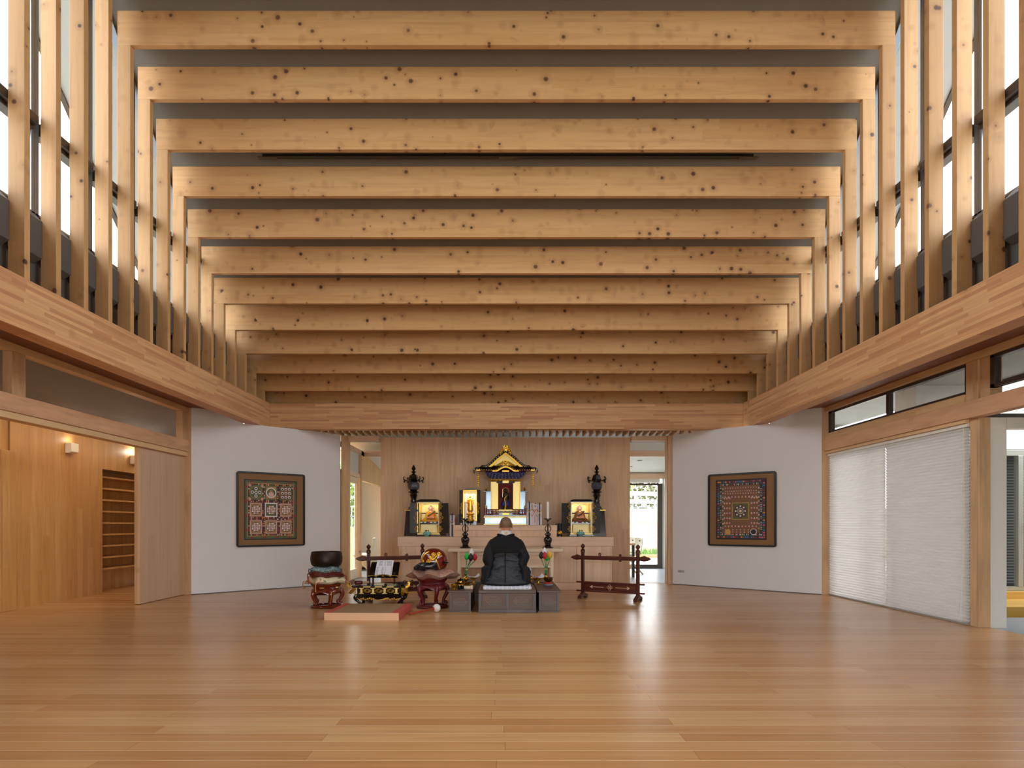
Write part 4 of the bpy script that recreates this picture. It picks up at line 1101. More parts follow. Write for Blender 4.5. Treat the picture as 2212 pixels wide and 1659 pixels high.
part('bowl', MB().lathe([(.02,.02),(.05,.03),(.062,.055),(.06,.075),(.055,.075),(.05,.055),(.0,.04)], n=20), M['lac'], t)
for k in range(3): a = 2*PI*k/3+.5; part('foot', MB().tube([(math.cos(a)*.04,math.sin(a)*.04,.035),(math.cos(a)*.05,math.sin(a)*.05,0)], [.010,.007], 8), M['wht'], t)
# ------------------------------------------------------------------ tablets, boxes, cylinders
paper = flat('tablet_paper','#e6e2ea',.7,var=.02); ppink = flat('tablet_pink_paper','#ead9d6',.7,var=.02); ink = flat('brush_ink','#17151c',.7); redi = flat('red_ink','#c03038',.7); bluei = flat('blue_ink','#384a86',.7); cordy = flat('cord_gold','#d8a324',.5)
def tablet(x, y, z, w, h, label, kind):
    t = thing('prayer_tablet', label, 'tablet', (x,y,z), 0, 'white prayer tablets on the altar')
    part('board', MB().prism([(-w/2,0),(w/2,0),(w/2,h),(-w/2,h)], 'y', 0, .025), ppink if kind == 1 else paper, t, bevel=.002)
    random.seed(int(abs(x)*1000))
    part('centre_stick', MB().prism([(-w*.10,.0),(w*.10,0),(w*.10,h+.02),(0,h+.045),(-w*.10,h+.02)], 'y', -.008,-.0005), ppink if kind == 1 else ink, t) if kind != 1 else None
    def glyphs(xc, z0, z1, m, s):
        zz = z1; b = MB()
        while zz > z0:
            for _ in range(3):
                a = random.uniform(-s,s)*.6; q = random.uniform(-s,s)*.6
                if random.random() < .5: b.box(xc-s*.8, xc+s*.8, -.0105,-.0005, zz+a-s*.14, zz+a+s*.14)
                else: b.box(xc+q-s*.14, xc+q+s*.14, -.0105,-.0005, zz-s*.9, zz+s*.9)
            zz -= s*2.7
        part('writing', b, (ink, redi, bluei)[m], t, smooth=0)
    if kind == 1: glyphs(w*.08, .05, h*.42, 0, .010); glyphs(.02, h*.85, h*.97, 0, .016); glyphs(-w*.36,h*.7,h*.92,1,.007)
    else: glyphs(-w*.36, h*.62, h*.95, 2, .009); glyphs(w*.36, h*.68, h*.95, 1, .008); glyphs(w*.02+.0, h*.72, h*.98, 0, .013)
    if kind == 2: glyphs(-w*.28, .06, h*.5, 0, .009)
    b = MB(); zz = h*.60
    b.tube([(-w/2,-.010,zz+.05),(0,-.012,zz),(w/2,-.010,zz+.05)], .004, 6); b.tube([(-w/2,-.010,zz-.08),(0,-.013,zz),(w/2,-.010,zz-.08)], .004, 6)
    b.tube([(0,-.013,zz),(.02,-.016,zz+.03),(.0,-.016,zz+.04),(-.02,-.016,zz+.03),(0,-.013,zz)], .004, 6)
    part('cord_knot', b, redi if kind == 1 else cordy, t)
tablet(.400,10.47,1.089,.088,.385,'white prayer tablet with blue and red writing next to the main shrine',0)
tablet(.490,10.47,1.089,.090,.385,'pinkish prayer tablet tied with a red knot, between two white tablets',1)
tablet(.582,10.47,1.089,.080,.36,'white prayer tablet with gold knot, farthest from the main shrine of the three',2)
tablet(-.955,10.50,.891,.090,.37,'white prayer tablet between the orange figure shrine and the small dark box',0)
t = thing('mauve_tablet', 'narrow mauve slat in shadow tone leaning beside the orange figure shrine door', 'tablet', (-1.04,10.52,.891)); part('board', MB().prism([(-.02,0),(.02,0),(.02,.25),(0,.27),(-.02,.25)], 'y', 0,.02), flat('mauve_slat','#8c7c86',.7), t)  # plain slat with the shadow tone put into its colour
t = thing('lacquer_book_box', 'dark brown box with cream edge left of the gilt figure cabinet', 'box', (-.825,10.55,1.089)); part('case', MB().box(-.04,.012,0,.10,0,.19), flat('dark_brown_box','#3a2416',.4), t, bevel=.002); part('pale_edge', MB().box(.013,.038,.002,.098,.004,.186), flat('cream_edge','#eee0b8',.5), t, bevel=.002)
for i, (x, z0, h, l) in enumerate(((.900,0,.222,'dark grey cylinder box beside the altar step, nearer to the step'),(.955,0,.225,'dark grey cylinder box beside the brown figure shrine door'))):
    t = thing('scroll_box', l, 'box', (x,10.62,.891), 0, 'dark cylinder boxes'); part('tube', MB().lathe([(.027,0),(.027,h),(.024,h+.004),(0,h+.004)], n=20), flat('slate_box','#39424a',.4) if i == 0 else bpy.data.materials['slate_box'], t); part('gold_band', MB().lathe([(.0275,.005),(.0285,.008),(.0275,.011)], n=20, cap=False), M['gold'], t)
t = thing('gilt_lotus_ornament', 'gilt lotus ornament on a black foot before the dark cylinder boxes', 'ornament', (.925,10.36,.891))
part('foot', MB().lathe([(.045,0),(.045,.012),(.02,.022),(.018,.04)], n=16), M['lac'], t)
for k in range(9):
    a = 2*PI*k/9; part('petal', MB().lathe([(.0,-.03),(.016,-.01),(.014,.01),(0,.032)], n=8, sy=.4).xf(Matrix.Translation((math.cos(a)*.036,math.sin(a)*.036,.075)) @ Matrix.Rotation(a+PI/2,4,'Z') @ Matrix.Rotation(R(-25),4,'X')), M['gold'], t)
part('core', MB().ball((0,0,.06),(.028,.028,.025),12), M['gold'], t)

# the lamps inside the shrines
def tiny(name, loc, e, size):
    l = bpy.data.lights.new(name,'AREA'); l.shape='RECTANGLE'; l.size=size; l.size_y=.02; l.energy=e; l.color=(1,.92,.74)
    o = bpy.data.objects.new(name,l); link(o); o.location=loc; o.rotation_euler=(R(14),0,0)
tiny('shrine_lamp_orange', (-1.367,10.52,1.462), .45, .28)
tiny('shrine_lamp_brown', (1.318,10.52,1.462), .45, .28)
tiny('figure_cabinet_lamp', (-.645,10.57,1.648), .8, .16)
# ------------------------------------------------------------------ ritual furniture on the floor
M['rose'] = wood('rosewood', 'X', 'Z', [(0,'#43190f'),(1,'#54231a')], .3, 2.0, grain=.25, fine=60, rough=.3, coat=.2)
M['rosez'] = wood('rosewood_upright', 'Z', 'X', [(0,'#43190f'),(1,'#54231a')], .3, 2.0, grain=.25, fine=60, rough=.3, coat=.2)
M['redbrn'] = flat('red_brown_lacquer', '#6b2410', .15, coat=.6, var=.12, scale=14)
M['dkred'] = flat('dull_red_lacquer', '#651a1c', .38, var=.15, scale=14)
M['olddark'] = wood('old_dark_wood', 'X', 'Z', [(0,'#5a3d2b'),(.5,'#6a4a35'),(1,'#54443c')], .12, 1.4, grain=.3, fine=50, rough=.38, big=.2)
M['olddarkz'] = wood('old_dark_wood_post', 'Z', 'X', [(0,'#57504e'),(1,'#625c5a')], .2, 1.4, grain=.25, fine=50, rough=.4)
def brocade(name, stops, scale, rough=.4, metal=.0):
    s = Sh(name); x, y, z = s.xyz(); v = s.vec(x, y, z)
    d, a, b = s.voro(v, scale)
    n = s.noise(v, scale*.35, 3)
    f = (a*.7 + n*.5 - .1).clamp()
    s.base(s.ramp(f, stops, 'CONSTANT')); s.set(rough=rough, metal=metal)
    s.bump(d, .25, .004)
    return s.mat
tealb = brocade('teal_brocade', [(0,'#2f5560'),(.35,'#7fa3a6'),(.55,'#a9bcb8'),(.68,'#3c646c'),(.8,'#c9a49a'),(.9,'#5d8088')], 130, .35, .1)
redb = brocade('maroon_brocade', [(0,'#4a1212'),(.4,'#5c1a18'),(.62,'#7d3a30'),(.72,'#5a1716'),(.88,'#a8867a')], 120, .4)
creamb = brocade('cream_brocade', [(0,'#d9caa6'),(.62,'#e0d2b0'),(.74,'#c4584a'),(.78,'#d9c9a4'),(.86,'#6f7f52'),(.89,'#dccfae')], 38, .6)
orangeb = brocade('orange_silver_brocade', [(0,'#b06a48'),(.3,'#a59690'),(.5,'#c58464'),(.68,'#8f8680'),(.85,'#d0b8a8')], 95, .35, .15)
whiteseat = Sh('white_blue_cushion'); x, y, z = whiteseat.xyz()
px = (x/.055).fract() - .5; py_ = (y/.055).fract() - .5; pz = ((z - .283)/.055).fract() - .5
rr = (px*px + pz*pz).sqrt(); ring = ((rr*38.0).sin()*.5 + .5)
top = (px*px + py_*py_).sqrt(); ringt = ((top*38.0).sin()*.5+.5)
whiteseat.base(whiteseat.mix(ring.gt(.62)*rr.lt(.5), '#eef0f6', '#8d97bd')); whiteseat.set(rough=.8)
def shippo(name, c0, c1, p, axes):
    s = Sh(name); X = dict(zip('xyz', s.xyz())); a = X[axes[0]]/p; c = X[axes[1]]/p
    def dist(o):
        u = (a+o).fract()-.5; v = (c+o).fract()-.5; return ((u*u+v*v).sqrt() - .5).abs()
    line = dist(0.0).min(dist(0.5)).lt(.085)
    s.base(s.mix(line, c0, c1)); s.set(rough=.7); return s.mat
def pillow(half, th, power=2.2, pinch=.10, droop=0.0, wave=0.0, n=22, droopfn=None):
    b = MB()
    def P(u, v, sgn):
        a = u*2-1; c = v*2-1
        x = a*half*(1-pinch*(1-abs(c)**2)); y = c*half*(1-pinch*(1-abs(a)**2))
        k = max(0,(1-abs(a)**power))*max(0,(1-abs(c)**power))
        z = sgn*th/2*k**.5
        r = math.hypot(x, y)
        z -= droop*max(0, r-half*.55)**2
        z += wave*math.sin(math.atan2(y,x)*5+.6)*(r/half)**2
        return (x, y, z)
    b.grid(lambda u, v: P(u,v,1), n, n); b.grid(lambda u, v: P(u,v,-1), n, n)
    return b
def stand(name, label, x, y, mat, zt, rtop, trimgold, legs=5, ph=0.0, gr=None):
    """round lacquered stand: ring foot, scrolled cabriole legs, waist, flared top"""
    t = thing(name, label, 'stand', (x,y,0), ph, gr)
    part('foot_ring', MB().lathe([(.155,.006),(.205,.006),(.212,.018),(.205,.030),(.18,.040),(.155,.036),(.150,.02)], n=legs*8), mat, t, smooth=60)
    for k in range(legs): 
        a = 2*PI*(k+.5)/legs; part('foot_pad', MB().lathe([(.014,0),(.016,.0055)], c=(math.cos(a)*.18,math.sin(a)*.18,0), n=10), mat, t)
    zl = zt*.70
    for k in range(legs):
        a = 2*PI*k/legs; c, s_ = math.cos(a), math.sin(a)
        pr = [(.165,zl+.02),(.195,zl-.01),(.205,zl-.05),(.188,zl-.10),(.160,zl-.15),(.145,.085),(.150,.058),(.168,.048),(.186,.056),(.19,.074),(.178,.084),(.170,.076)]
        lg_ = part('leg', MB().tube([(c*r,s_*r,z) for r, z in pr], [.030,.031,.030,.026,.022,.020,.020,.020,.018,.015,.012,.008], 10), mat, t, smooth=70)
        if trimgold:
            part('gilt_line', MB().tube([(c*(r+o),s_*(r+o),z) for r, z, o in ((.197,zl-.005,.026),(.206,zl-.05,.028),(.188,zl-.10,.026),(.162,zl-.15,.022))], .005, 6), M['gold'], lg_)
    b = MB(); n = legs*8      # scalloped apron between the legs
    rings = [[],[],[],[]]
    for j in range(n):
        a = 2*PI*j/n; sc = .022*math.cos(a*legs)
        for q, (r, z) in enumerate(((.178,zl+.028),(.205,zl+.005),(.205,zl-.03-sc),(.192,zl-.034-sc))):
            rings[q].append((math.cos(a)*r, math.sin(a)*r, z))
    b.loft(rings); part('apron', b, mat, t, smooth=60)
    b = MB().lathe([(.172,zl+.024),(.168,zl+.035),(.176,zl+.045),(.170,zl+.058),(.178,zt*.86),(rtop*.98,zt*.93),(rtop*1.04,zt),(rtop*.9,zt),(.12,zt-.02),(0,zt-.02)], n=40)
    part('waist', b, mat, t, smooth=50)
    if trimgold:
        for k in range(legs):
            a = 2*PI*(k+.5)/legs; part('gilt_inlay', MB().tube([(math.cos(a+q*.1)*(.176-.004*abs(q)),math.sin(a+q*.1)*(.176-.004*abs(q)),zl+.046) for q in (-2.4,-1.6,-.8,0,.8,1.6,2.4)], [.003,.008,.009,.009,.009,.008,.003], 8), M['goldp'], t)
    return t
# --- bowl gong on three cushions
gx, gy = -2.405, 7.98
stand('gong_stand', 'glossy red brown lacquer stand with gilt lines under the bowl gong', gx, gy, M['redbrn'], .318, .20, True, 5, .25)
def cushion(name, label, x, y, z, rz, mb, mat, tassel=None, tl=.10, half=.3, pk=None):
    t = thing(name, label, 'cushion', (x,y,z), rz)
    part('pad', mb, mat, t, smooth=80)
    if tassel:
        for a in (-1,1):
            for c in (-1,1):
                zc = pk(a,c) if pk else 0
                part('tassel', MB().tube([(a*half*.97,c*half*.97,zc),(a*half*1.03,c*half*1.03,zc-.01),(a*half*1.04,c*half*1.04,zc-tl*.5),(a*half*1.03,c*half*1.03,zc-tl)], [.004,.006,.006,.008], 6), tassel, t)
    return t
tas_o = flat('ochre_tassel','#c58a3a',.7); tas_r = flat('red_tassel','#a01e22',.7)
cushion('cushion', 'cream floral cushion at the bottom of the pile under the bowl gong', gx, gy, .372, R(38), pillow(.225,.120,4.0,.05,1.6,.016), creamb, tas_o, .10, .225, lambda a,c: -.035)
cushion('cushion', 'maroon cushion with red tassels in the middle of the pile under the bowl gong', gx, gy, .440, R(20), pillow(.225,.100,4.0,.05,.35,.016), redb, tas_r, .10, .225, lambda a,c: -.006)
t = cushion('cushion', 'teal brocade cushion on top of the pile, the bowl gong rests on it', gx, gy, .500, R(10), pillow(.190,.100,5.0,.0,.5,.012), tealb)
for a in (-1,1): part('loop', MB().tube([(a*.17,-.15,0),(a*.20,-.16,.02),(a*.20,-.165,-.04),(a*.175,-.155,-.03)], .006, 6), flat('teal_cord','#2d4850',.7) if 'teal_cord' not in bpy.data.materials else bpy.data.materials['teal_cord'], t)
t = thing('bowl_gong', 'dark bronze bowl gong resting on the pile of three cushions', 'gong', (gx,gy,.532))
part('bowl', MB().lathe([(.0,.0),(.10,.002),(.150,.008),(.180,.020),(.195,.040),(.203,.065),(.207,.09),(.208,.115),(.205,.15),(.197,.19),(.193,.205),(.183,.207),(.181,.20),(.192,.15),(.196,.105),(.18,.06),(.12,.025),(0,.02)], n=48), flat('dark_bronze','#2a1d17',.42,.55,var=.2,scale=5), t, smooth=60)
# --- pink edged mat
t = thing('sitting_mat', 'flat reed sitting mat with salmon patterned border on the floor', 'mat', (-1.655,7.26,0), R(-1.5))
pk_ = shippo('salmon_pattern', '#d9694e', '#f2d3a8', .022, 'xz'); pt_ = flat('salmon_cloth','#c9594a',.7,var=.1,scale=40)
reed = wood('reed_top','Y','X',[(0,'#957245'),(1,'#a07d4e')],.006,3.0,gap=.0012,gapd=.3,grain=.2,rough=.7)
part('core', MB().box(-.43,.43,-.399,.40,.004,.082), pt_, t, bevel=.004)
part('front_border', MB().box(-.431,.431,-.4045,-.3995,.0,.084), pk_, t)
part('reed_top', MB().box(-.345,.345,-.402,.395,.0825,.0865), reed, t)
for a, c in ((-.43,-.346),(.346,.43)): part('side_border', MB().box(a,c,-.402,.40,.0825,.087), pt_, t)
# --- low black and gold desk
dx, dy = -1.755, 8.24
t = thing('low_desk', 'low black lacquer desk with gilt carving and turned up ends', 'desk', (dx,dy,0))
part('desk_top', MB().box(-.36,.36,-.05,.27,.232,.258), M['lac'], t, bevel=.004)
for sx in (-1,1):
    b = MB().prism([(sx*.36,.232),(sx*.40,.238),(sx*.425,.262),(sx*.43,.30),(sx*.415,.315),(sx*.40,.30),(sx*.40,.275),(sx*.385,.26),(sx*.36,.258)], 'y', -.05,.27)
    part('turned_end', b, M['lac'], t, smooth=50)
    part('end_mount', MB().prism([(sx*.37,.228),(sx*.405,.234),(sx*.432,.262),(sx*.437,.305),(sx*.415,.322),(sx*.396,.305),(sx*.41,.29),(sx*.40,.265),(sx*.37,.258)], 'y', -.056,-.0505), M['gold'], t, smooth=50)
    b = MB(); 
    for i in range(5): b.ball((sx*(.34+.012*i),-.03,.215-.022*i*.6),(.03,.02,.016),8)
    for i in range(6): b.tube([(sx*.31,-.04,.225-.015*i),(sx*(.40-.014*i),-.045,.218-.016*i),(sx*(.395-.016*i),-.04,.200-.016*i)], .006, 6)
    part('corner_carving', b, M['gold'], t)
for i in (-1,0,1): part('edge_mount', MB().box(i*.16-.05,i*.16+.05,-.0545,-.0505,.236,.252), M['goldp'], t, bevel=.002)
part('waist', MB().box(-.30,.30,-.02,.24,.145,.231), M['lac'], t)
for i in (-1,0,1):
    b = MB()
    for k in range(9):
        a = 2*PI*k/9; b.tube([(i*.16+math.cos(a)*.02,-.024,.188+math.sin(a)*.012),(i*.16+math.cos(a)*.05,-.028,.188+math.sin(a)*.026),(i*.16+math.cos(a+.5)*.046,-.024,.188+math.sin(a+.5)*.024)], .005, 6)
    part('carved_panel', b, M['gold'], t)
for x_ in (-.24,-.08,.08,.24):
    b = MB(); b.box(x_-.016,x_+.016,-.032,-.0205,.155,.222); b.box(x_-.034,x_+.034,-.034,-.0205,.215,.230); b.box(x_-.034,x_+.034,-.034,-.0205,.146,.158)
    part('waist_post', b, M['goldp'], t, bevel=.002)
part('lower_frame', MB().box(-.325,.325,-.04,.26,.118,.144), M['lac'], t, bevel=.003)
n = 32
sk = [(-.325+.65*i/n, .112-.030*abs(math.sin(i/n*PI*3))*(.6+.4*math.sin(i/n*PI))) for i in range(n+1)]
part('skirt', MB().prism([(.325,.1175),(-.325,.1175)] + [(x_, z_-.02) for x_, z_ in sk], 'y', -.036,-.02), M['lac'], t)
b = MB(); b.tube([(x_, -.039, z_-.018) for x_, z_ in sk], .0045, 6)
for i in range(18):
    x_ = -.24+.48*i/17; 
    if abs(x_) > .05: b.ball((x_,-.04,.078+.010*math.sin(i*2.1)),(.014,.008,.012),8)
part('skirt_gilding', b, M['gold'], t)
for sx in (-1,1):
    for y_ in (-.015,.235):
        part('leg', MB().tube([(sx*.31,y_,.125),(sx*.325,y_-.01*(1 if y_<0 else -1),.095),(sx*.31,y_,.06),(sx*.275,y_,.03),(sx*.265,y_,.012),(sx*.29,y_,.010)], [.03,.028,.022,.017,.014,.010], 10), M['lac'], t, smooth=70)
for sx in (-1,1): part('foot_rail', MB().box(*sorted((sx*.245,sx*.30)), -.04,.26,0,.010), M['lac'], t)
# things lying on the desk
def on(x_, y_, z_=.2585): return (dx+x_, dy+y_, z_)
t = thing('gong_striker', 'dark red gong striker with a beige wrapped grip on the low desk', 'striker', on(-.26,.10,.290), R(35))
part('head', MB().tube([(-.10,0,0),(-.095,0,0),(-.03,0,0),(.0,0,0)], [.012,.030,.030,.024], 14), flat('striker_red','#5a1b16',.25), t, smooth=50)
part('grip', MB().tube([(.001,0,0),(.05,0,0),(.10,0,0)], [.024,.022,.018], 14), flat('striker_wrap','#b89a78',.6), t, smooth=50)
t = thing('booklet', 'cream folded booklet lying under the black reading stand', 'booklet', on(-.02,.10), R(6)); part('pages', MB().box(-.07,.07,-.05,.05,0,.022), flat('booklet_cream','#d9c8a4',.7), t, bevel=.003); part('cover', MB().box(-.045,.045,-.03,.05,.0225,.028), M['lac'], t)
t = thing('booklet', 'pale booklet lying open by the beads on the low desk', 'booklet', on(.17,.06), R(-8)); part('pages', MB().box(-.06,.06,-.06,.06,0,.012), bpy.data.materials['booklet_cream'], t, bevel=.003); part('cover', MB().box(-.058,.04,-.05,.058,.0125,.017), M['lac'], t)
t = thing('prayer_beads', 'heap of dark brown prayer beads beside the turned up end of the desk', 'beads', on(.29,.07))
bm_ = flat('bead_brown','#3a261d',.35); random.seed(5)
for i in range(34):
    a = i*.72; r = .022+.030*((i % 5)/5); part('bead', MB().ball((math.cos(a)*r*1.4, math.sin(a)*r, .010+.013*(i//12)),.0105,8), bm_, t)
part('tassel', MB().tube([(.02,0,.04),(.05,.0,.065),(.075,.01,.05)], [.006,.006,.004], 6), bm_, t)
# reading stand with the sutra sheet
rsx, rsy = dx+.035, dy+.075
t = thing('reading_stand', 'black lacquer reading stand with gilt ledge on the low desk', 'stand', (rsx,rsy,.2585))
part('base_board', MB().box(-.17,.17,.0,.12,0,.010), M['lac'], t, bevel=.003)
for sx in (-1,1): part('post', MB().box(sx*.15-.011,sx*.15+.011,.05,.072,.0105,.17), M['lac'], t)
TILT = Matrix.Translation((0,.03,.115)) @ Matrix.Rotation(R(-42),4,'X')
b = MB().prism([(-.205,0),(.205,0),(.205,.245),(.19,.26),(-.19,.26),(-.205,.245)], 'y', .0,.012); b.xf(TILT); part('board', b, M['lac'], t, bevel=.002)
b = MB().prism([(-.21,-.028),(.21,-.028),(.205,.0),(.15,.004),(.10,.0),(.05,.012),(0,.016),(-.05,.012),(-.10,.0),(-.15,.004),(-.205,.0)], 'y', -.030,-.006); b.xf(TILT); part('ledge', b, M['lac'], t)
b = MB(); b.tube([(x_, -.033, z_-.006) for x_, z_ in ((-.205,-.01),(-.15,-.002),(-.10,-.006),(-.05,.006),(0,.010),(.05,.006),(.10,-.006),(.15,-.002),(.205,-.01))], .0035, 6)
for x_ in (-.2,-.1,0,.1,.2): b.ball((x_,-.033,-.018),(.016,.004,.005),8)
b.xf(TILT); part('ledge_gilding', b, M['gold'], t)
t = thing('sutra_sheet', 'white sheet of printed columns propped on the black reading stand', 'paper', (rsx,rsy,.2585))
b = MB().box(-.125,.112,-.0035,-.0008,.018,.288); b.xf(TILT); part('sheet', b, flat('sheet_paper','#eceaf2',.7,var=.01), t)
random.seed(11); tx = flat('print_grey','#6a6a78',.7)
for cidx in range(15):
    x_ = -.108+.0148*cidx; b = MB()
    dark = cidx in (2,3,4,7,9,10,11,12,13)
    z_ = .27 if dark else .165
    while z_ > (.185 if dark else .035):
        if random.random() < .95:
            b.box(x_-.0008,x_+.0008,-.0045,-.0034,z_-.0070,z_)
            for q in random.sample((.001,.0028,.0045,.0062), 3): b.box(x_-.0036,x_+.0036,-.0045,-.0034,z_-q-.0009,z_-q)
        z_ -= .0095
    b.xf(TILT); part('printed_column', b, tx, t, smooth=0)
# --- wooden fish drum on its cushion and stand
mx_, my_ = -.985, 7.93
stand('drum_stand', 'dull red carved stand with scrolled legs under the wooden fish drum', mx_, my_, M['dkred'], .405, .205, False, 5, .1)
cb = pillow(.265,.125,4.5,.04,.5,.026)
cushion('cushion', 'orange and silver brocade cushion under the wooden fish drum', mx_+.01, my_, .447, R(40), cb, orangeb)
t = thing('wooden_fish_drum', 'round red lacquered wooden fish drum with gilt scrolls, black carved tail end', 'drum', (mx_+.015,my_-.01,.498), R(10))
b = MB()
b.loft([[(math.cos(a)*rx*(1.0+.06*math.cos(a)), math.sin(a)*rx*.92, z) for a in [2*PI*j/40 for j in range(40)]] for rx, z in ((.02,-.005),(.11,.0),(.155,.025),(.178,.07),(.182,.12),(.172,.17),(.150,.215),(.118,.25),(.075,.275),(.03,.286),(.003,.288))])
part('drum_body', b, flat('fish_red','#701a10',.12,coat=.7,var=.15,scale=10), t, smooth=80)
b = MB(); b.tube([(.19,-.06,.10),(.165,-.115,.105),(.12,-.155,.11)], [.010,.016,.012], 8); part('sound_slit', b, M['lac'], t)
gb = MB()
def onb(az, el):       # point on the drum's skin
    a = R(az); e = R(el); 
    return (math.cos(a)*.178*math.cos(e)*(1+.05*math.cos(a)), math.sin(a)*.166*math.cos(e), .105+.183*math.sin(e))
def curl(az, el, s, turn=1, n=26):
    pts = [onb(az+s*turn*math.cos(k*.48)*(1-k/(n+3)), el+s*math.sin(k*.48)*(1-k/(n+3))) for k in range(n)]
    gb.tube(pts, [.0125-.00022*k for k in range(n)], 8); gb.ball(onb(az, el), .013, 8)
curl(-62,35,11); curl(-90,33,12,-1); curl(-114,3,10); curl(-148,2,9,-1); curl(-104,20,8)
gb.tube([onb(-156,2), onb(-154,18), onb(-146,34), onb(-132,46), onb(-118,52)], [.010,.014,.016,.013,.005], 8)
gb.tube([onb(-78,34), onb(-84,22), onb(-96,14), onb(-108,14)], [.014,.024,.024,.014], 8)
gb.tube([onb(-84,20), onb(-79,6), onb(-72,-8), onb(-66,-22), onb(-60,-28)], [.012,.011,.009,.007,.004], 8)
part('gilt_scroll', gb, M['gold'], t, smooth=80)
kb = MB()
kb.loft([[(x_, y_+math.cos(a)*w, z_+math.sin(a)*h*(1+.16*math.sin(5*a+x_*60))) for a in [2*PI*j/26 for j in range(26)]] for x_, y_, w, z_, h in ((-.262,-.08,.010,.034,.012),(-.245,-.085,.034,.036,.026),(-.22,-.09,.048,.042,.034),(-.19,-.095,.058,.05,.044),(-.16,-.10,.066,.055,.052),(-.12,-.11,.070,.058,.060),(-.08,-.115,.070,.060,.064),(-.04,-.12,.064,.062,.070),(-.005,-.125,.055,.068,.076),(.025,-.13,.040,.076,.074),(.045,-.135,.022,.085,.055),(.055,-.14,.008,.09,.03))])
random.seed(9)
for i in range(40):
    x_ = random.uniform(-.24,.03); kb.ball((x_, -.12-.055*random.random(), random.uniform(.012,.055+(.24+x_)*.22)), (random.uniform(.009,.020),.012,random.uniform(.008,.016)), 8)
for i in range(7): kb.tube([(-.235+.038*i,-.14,.050+.009*i),(-.225+.038*i,-.15,.072+.010*i),(-.200+.038*i,-.14,.076+.011*i),(-.19+.038*i,-.13,.07+.01*i)], [.010,.010,.007,.003], 8)
part('carved_tail', kb, flat('carved_black','#171312',.22,coat=.4,var=.3,scale=30), t, smooth=80)
# mallet on the floor
t = thing('drum_mallet', 'red stick mallet with a white padded head lying on the floor', 'mallet', (-.877,7.50,.052))
d_ = Vector((-.30,-.27,-.038))
part('stick', MB().tube([d_*.12, d_*.5, d_], [.011,.012,.013], 10), flat('stick_red','#a03a22',.3,coat=.3), t)
part('padded_head', MB().ball((0,0,0),(.050,.050,.050),22), flat('white_leather','#e8e2da',.7), t, smooth=80)
part('red_tip', MB().ball(d_*.115,(.022,.022,.022),12), flat('tip_red','#a3261f',.4), t)
# --- low tables and the seat platform
def cart(b, cx, z, w, h, y, n=40):
    pts = []
    for i in range(n):
        a = 2*PI*i/n; r = 1 + .10*math.cos(6*a)
        pts.append((cx+w*math.cos(a)*r, z+h*math.sin(a)*r))
    return b.tube([(p[0], y, p[1]) for p in pts]+[(pts[0][0],y,pts[0][1])], .0035, 6)
def fpanel(parent, cx, z, w, h, y):
    b = MB(); cart(b, cx, z, w, h, y); 
    for i in range(9): b.box(cx-w*.8+w*1.6*i/8-.002, cx-w*.8+w*1.6*i/8+.002, y-.002, y+.002, z-h*.6*math.sin(PI*(i+1)/10), z+h*.6*math.sin(PI*(i+1)/10))
    part('carved_cartouche', b, flat('worn_carving','#8a8078',.5) if 'worn_carving' not in bpy.data.materials else bpy.data.materials['worn_carving'], parent)
def sidetable(label, x0, x1, mat, matz, y0=7.50, y1=8.46):
    cx = (x0+x1)/2; w = (x1-x0)/2
    t = thing('side_table', label, 'table', (cx,y0,0), 0, 'low side tables by the seat')
    part('table_top', MB().box(-w,w,-.02,y1-y0,.248,.270), mat, t, bevel=.004)
    b = MB(); b.box(-w+.025,w-.025,.012,y1-y0-.03,.0,.247); part('carcass', b, mat, t)
    for sx in (-1,1): part('corner_post', MB().box(*sorted((sx*(w-.022),sx*(w-.052))), .0,.0115,.015,.247), matz, t, bevel=.002)
    part('base_moulding', MB().box(-w+.012,w-.012,-.008,y1-y0-.02,.0,.014), matz, t, bevel=.002)
    fpanel(t, 0, .125, w*.52, .040, .010)
    return t
sidetable('dark low table between the fish drum and the seat, brass vessels on top', -.735, -.425, M['olddark'], M['olddarkz'])
sidetable('dark low table beside the seat, with the bowl on a red cushion on top', .385, .685, M['olddark'], M['olddarkz'])
t = thing('seat_platform', 'broad dark wooden seat platform with two carved panels under the kneeling person', 'platform', (.01,7.43,0))
part('carcass', MB().box(-.352,.352,.01,.72,.0,.243), M['olddark'], t)
part('top_frame', MB().box(-.360,.360,-.006,.725,.244,.283), M['olddark'], t, bevel=.005)
part('base_frame', MB().box(-.360,.360,-.006,.725,.0,.045), M['olddarkz'], t, bevel=.004)
for x_ in (-.338,0,.338): part('stile', MB().box(x_-.020,x_+.020,-.002,.0095,.0455,.2435), M['olddarkz'], t, bevel=.002)
for x_ in (-.17,.17): fpanel(t, x_, .148, .085, .052, .008)
t = thing('incense_table', 'dark wooden table in front of the kneeling person, between the low tables', 'table', (.01,8.50,0))
part('table_top', MB().box(-.62,.66,0,.60,.262,.285), M['olddark'], t, bevel=.004); part('carcass', MB().box(-.59,.63,.02,.58,.0,.261), M['olddark'], t)
for z_ in (.10,.18): part('front_rail', MB().box(-.59,.63,.010,.0195,z_,z_+.02), M['olddarkz'], t)
t = thing('seat_cushion', 'thin white cushion with blue ring pattern under the kneeling person', 'cushion', (.01,7.44,.2835))
b = MB().box(-.305,.305,.0,.62,.0,.046); o = part('pad', b, whiteseat.mat, t, bevel=.018)
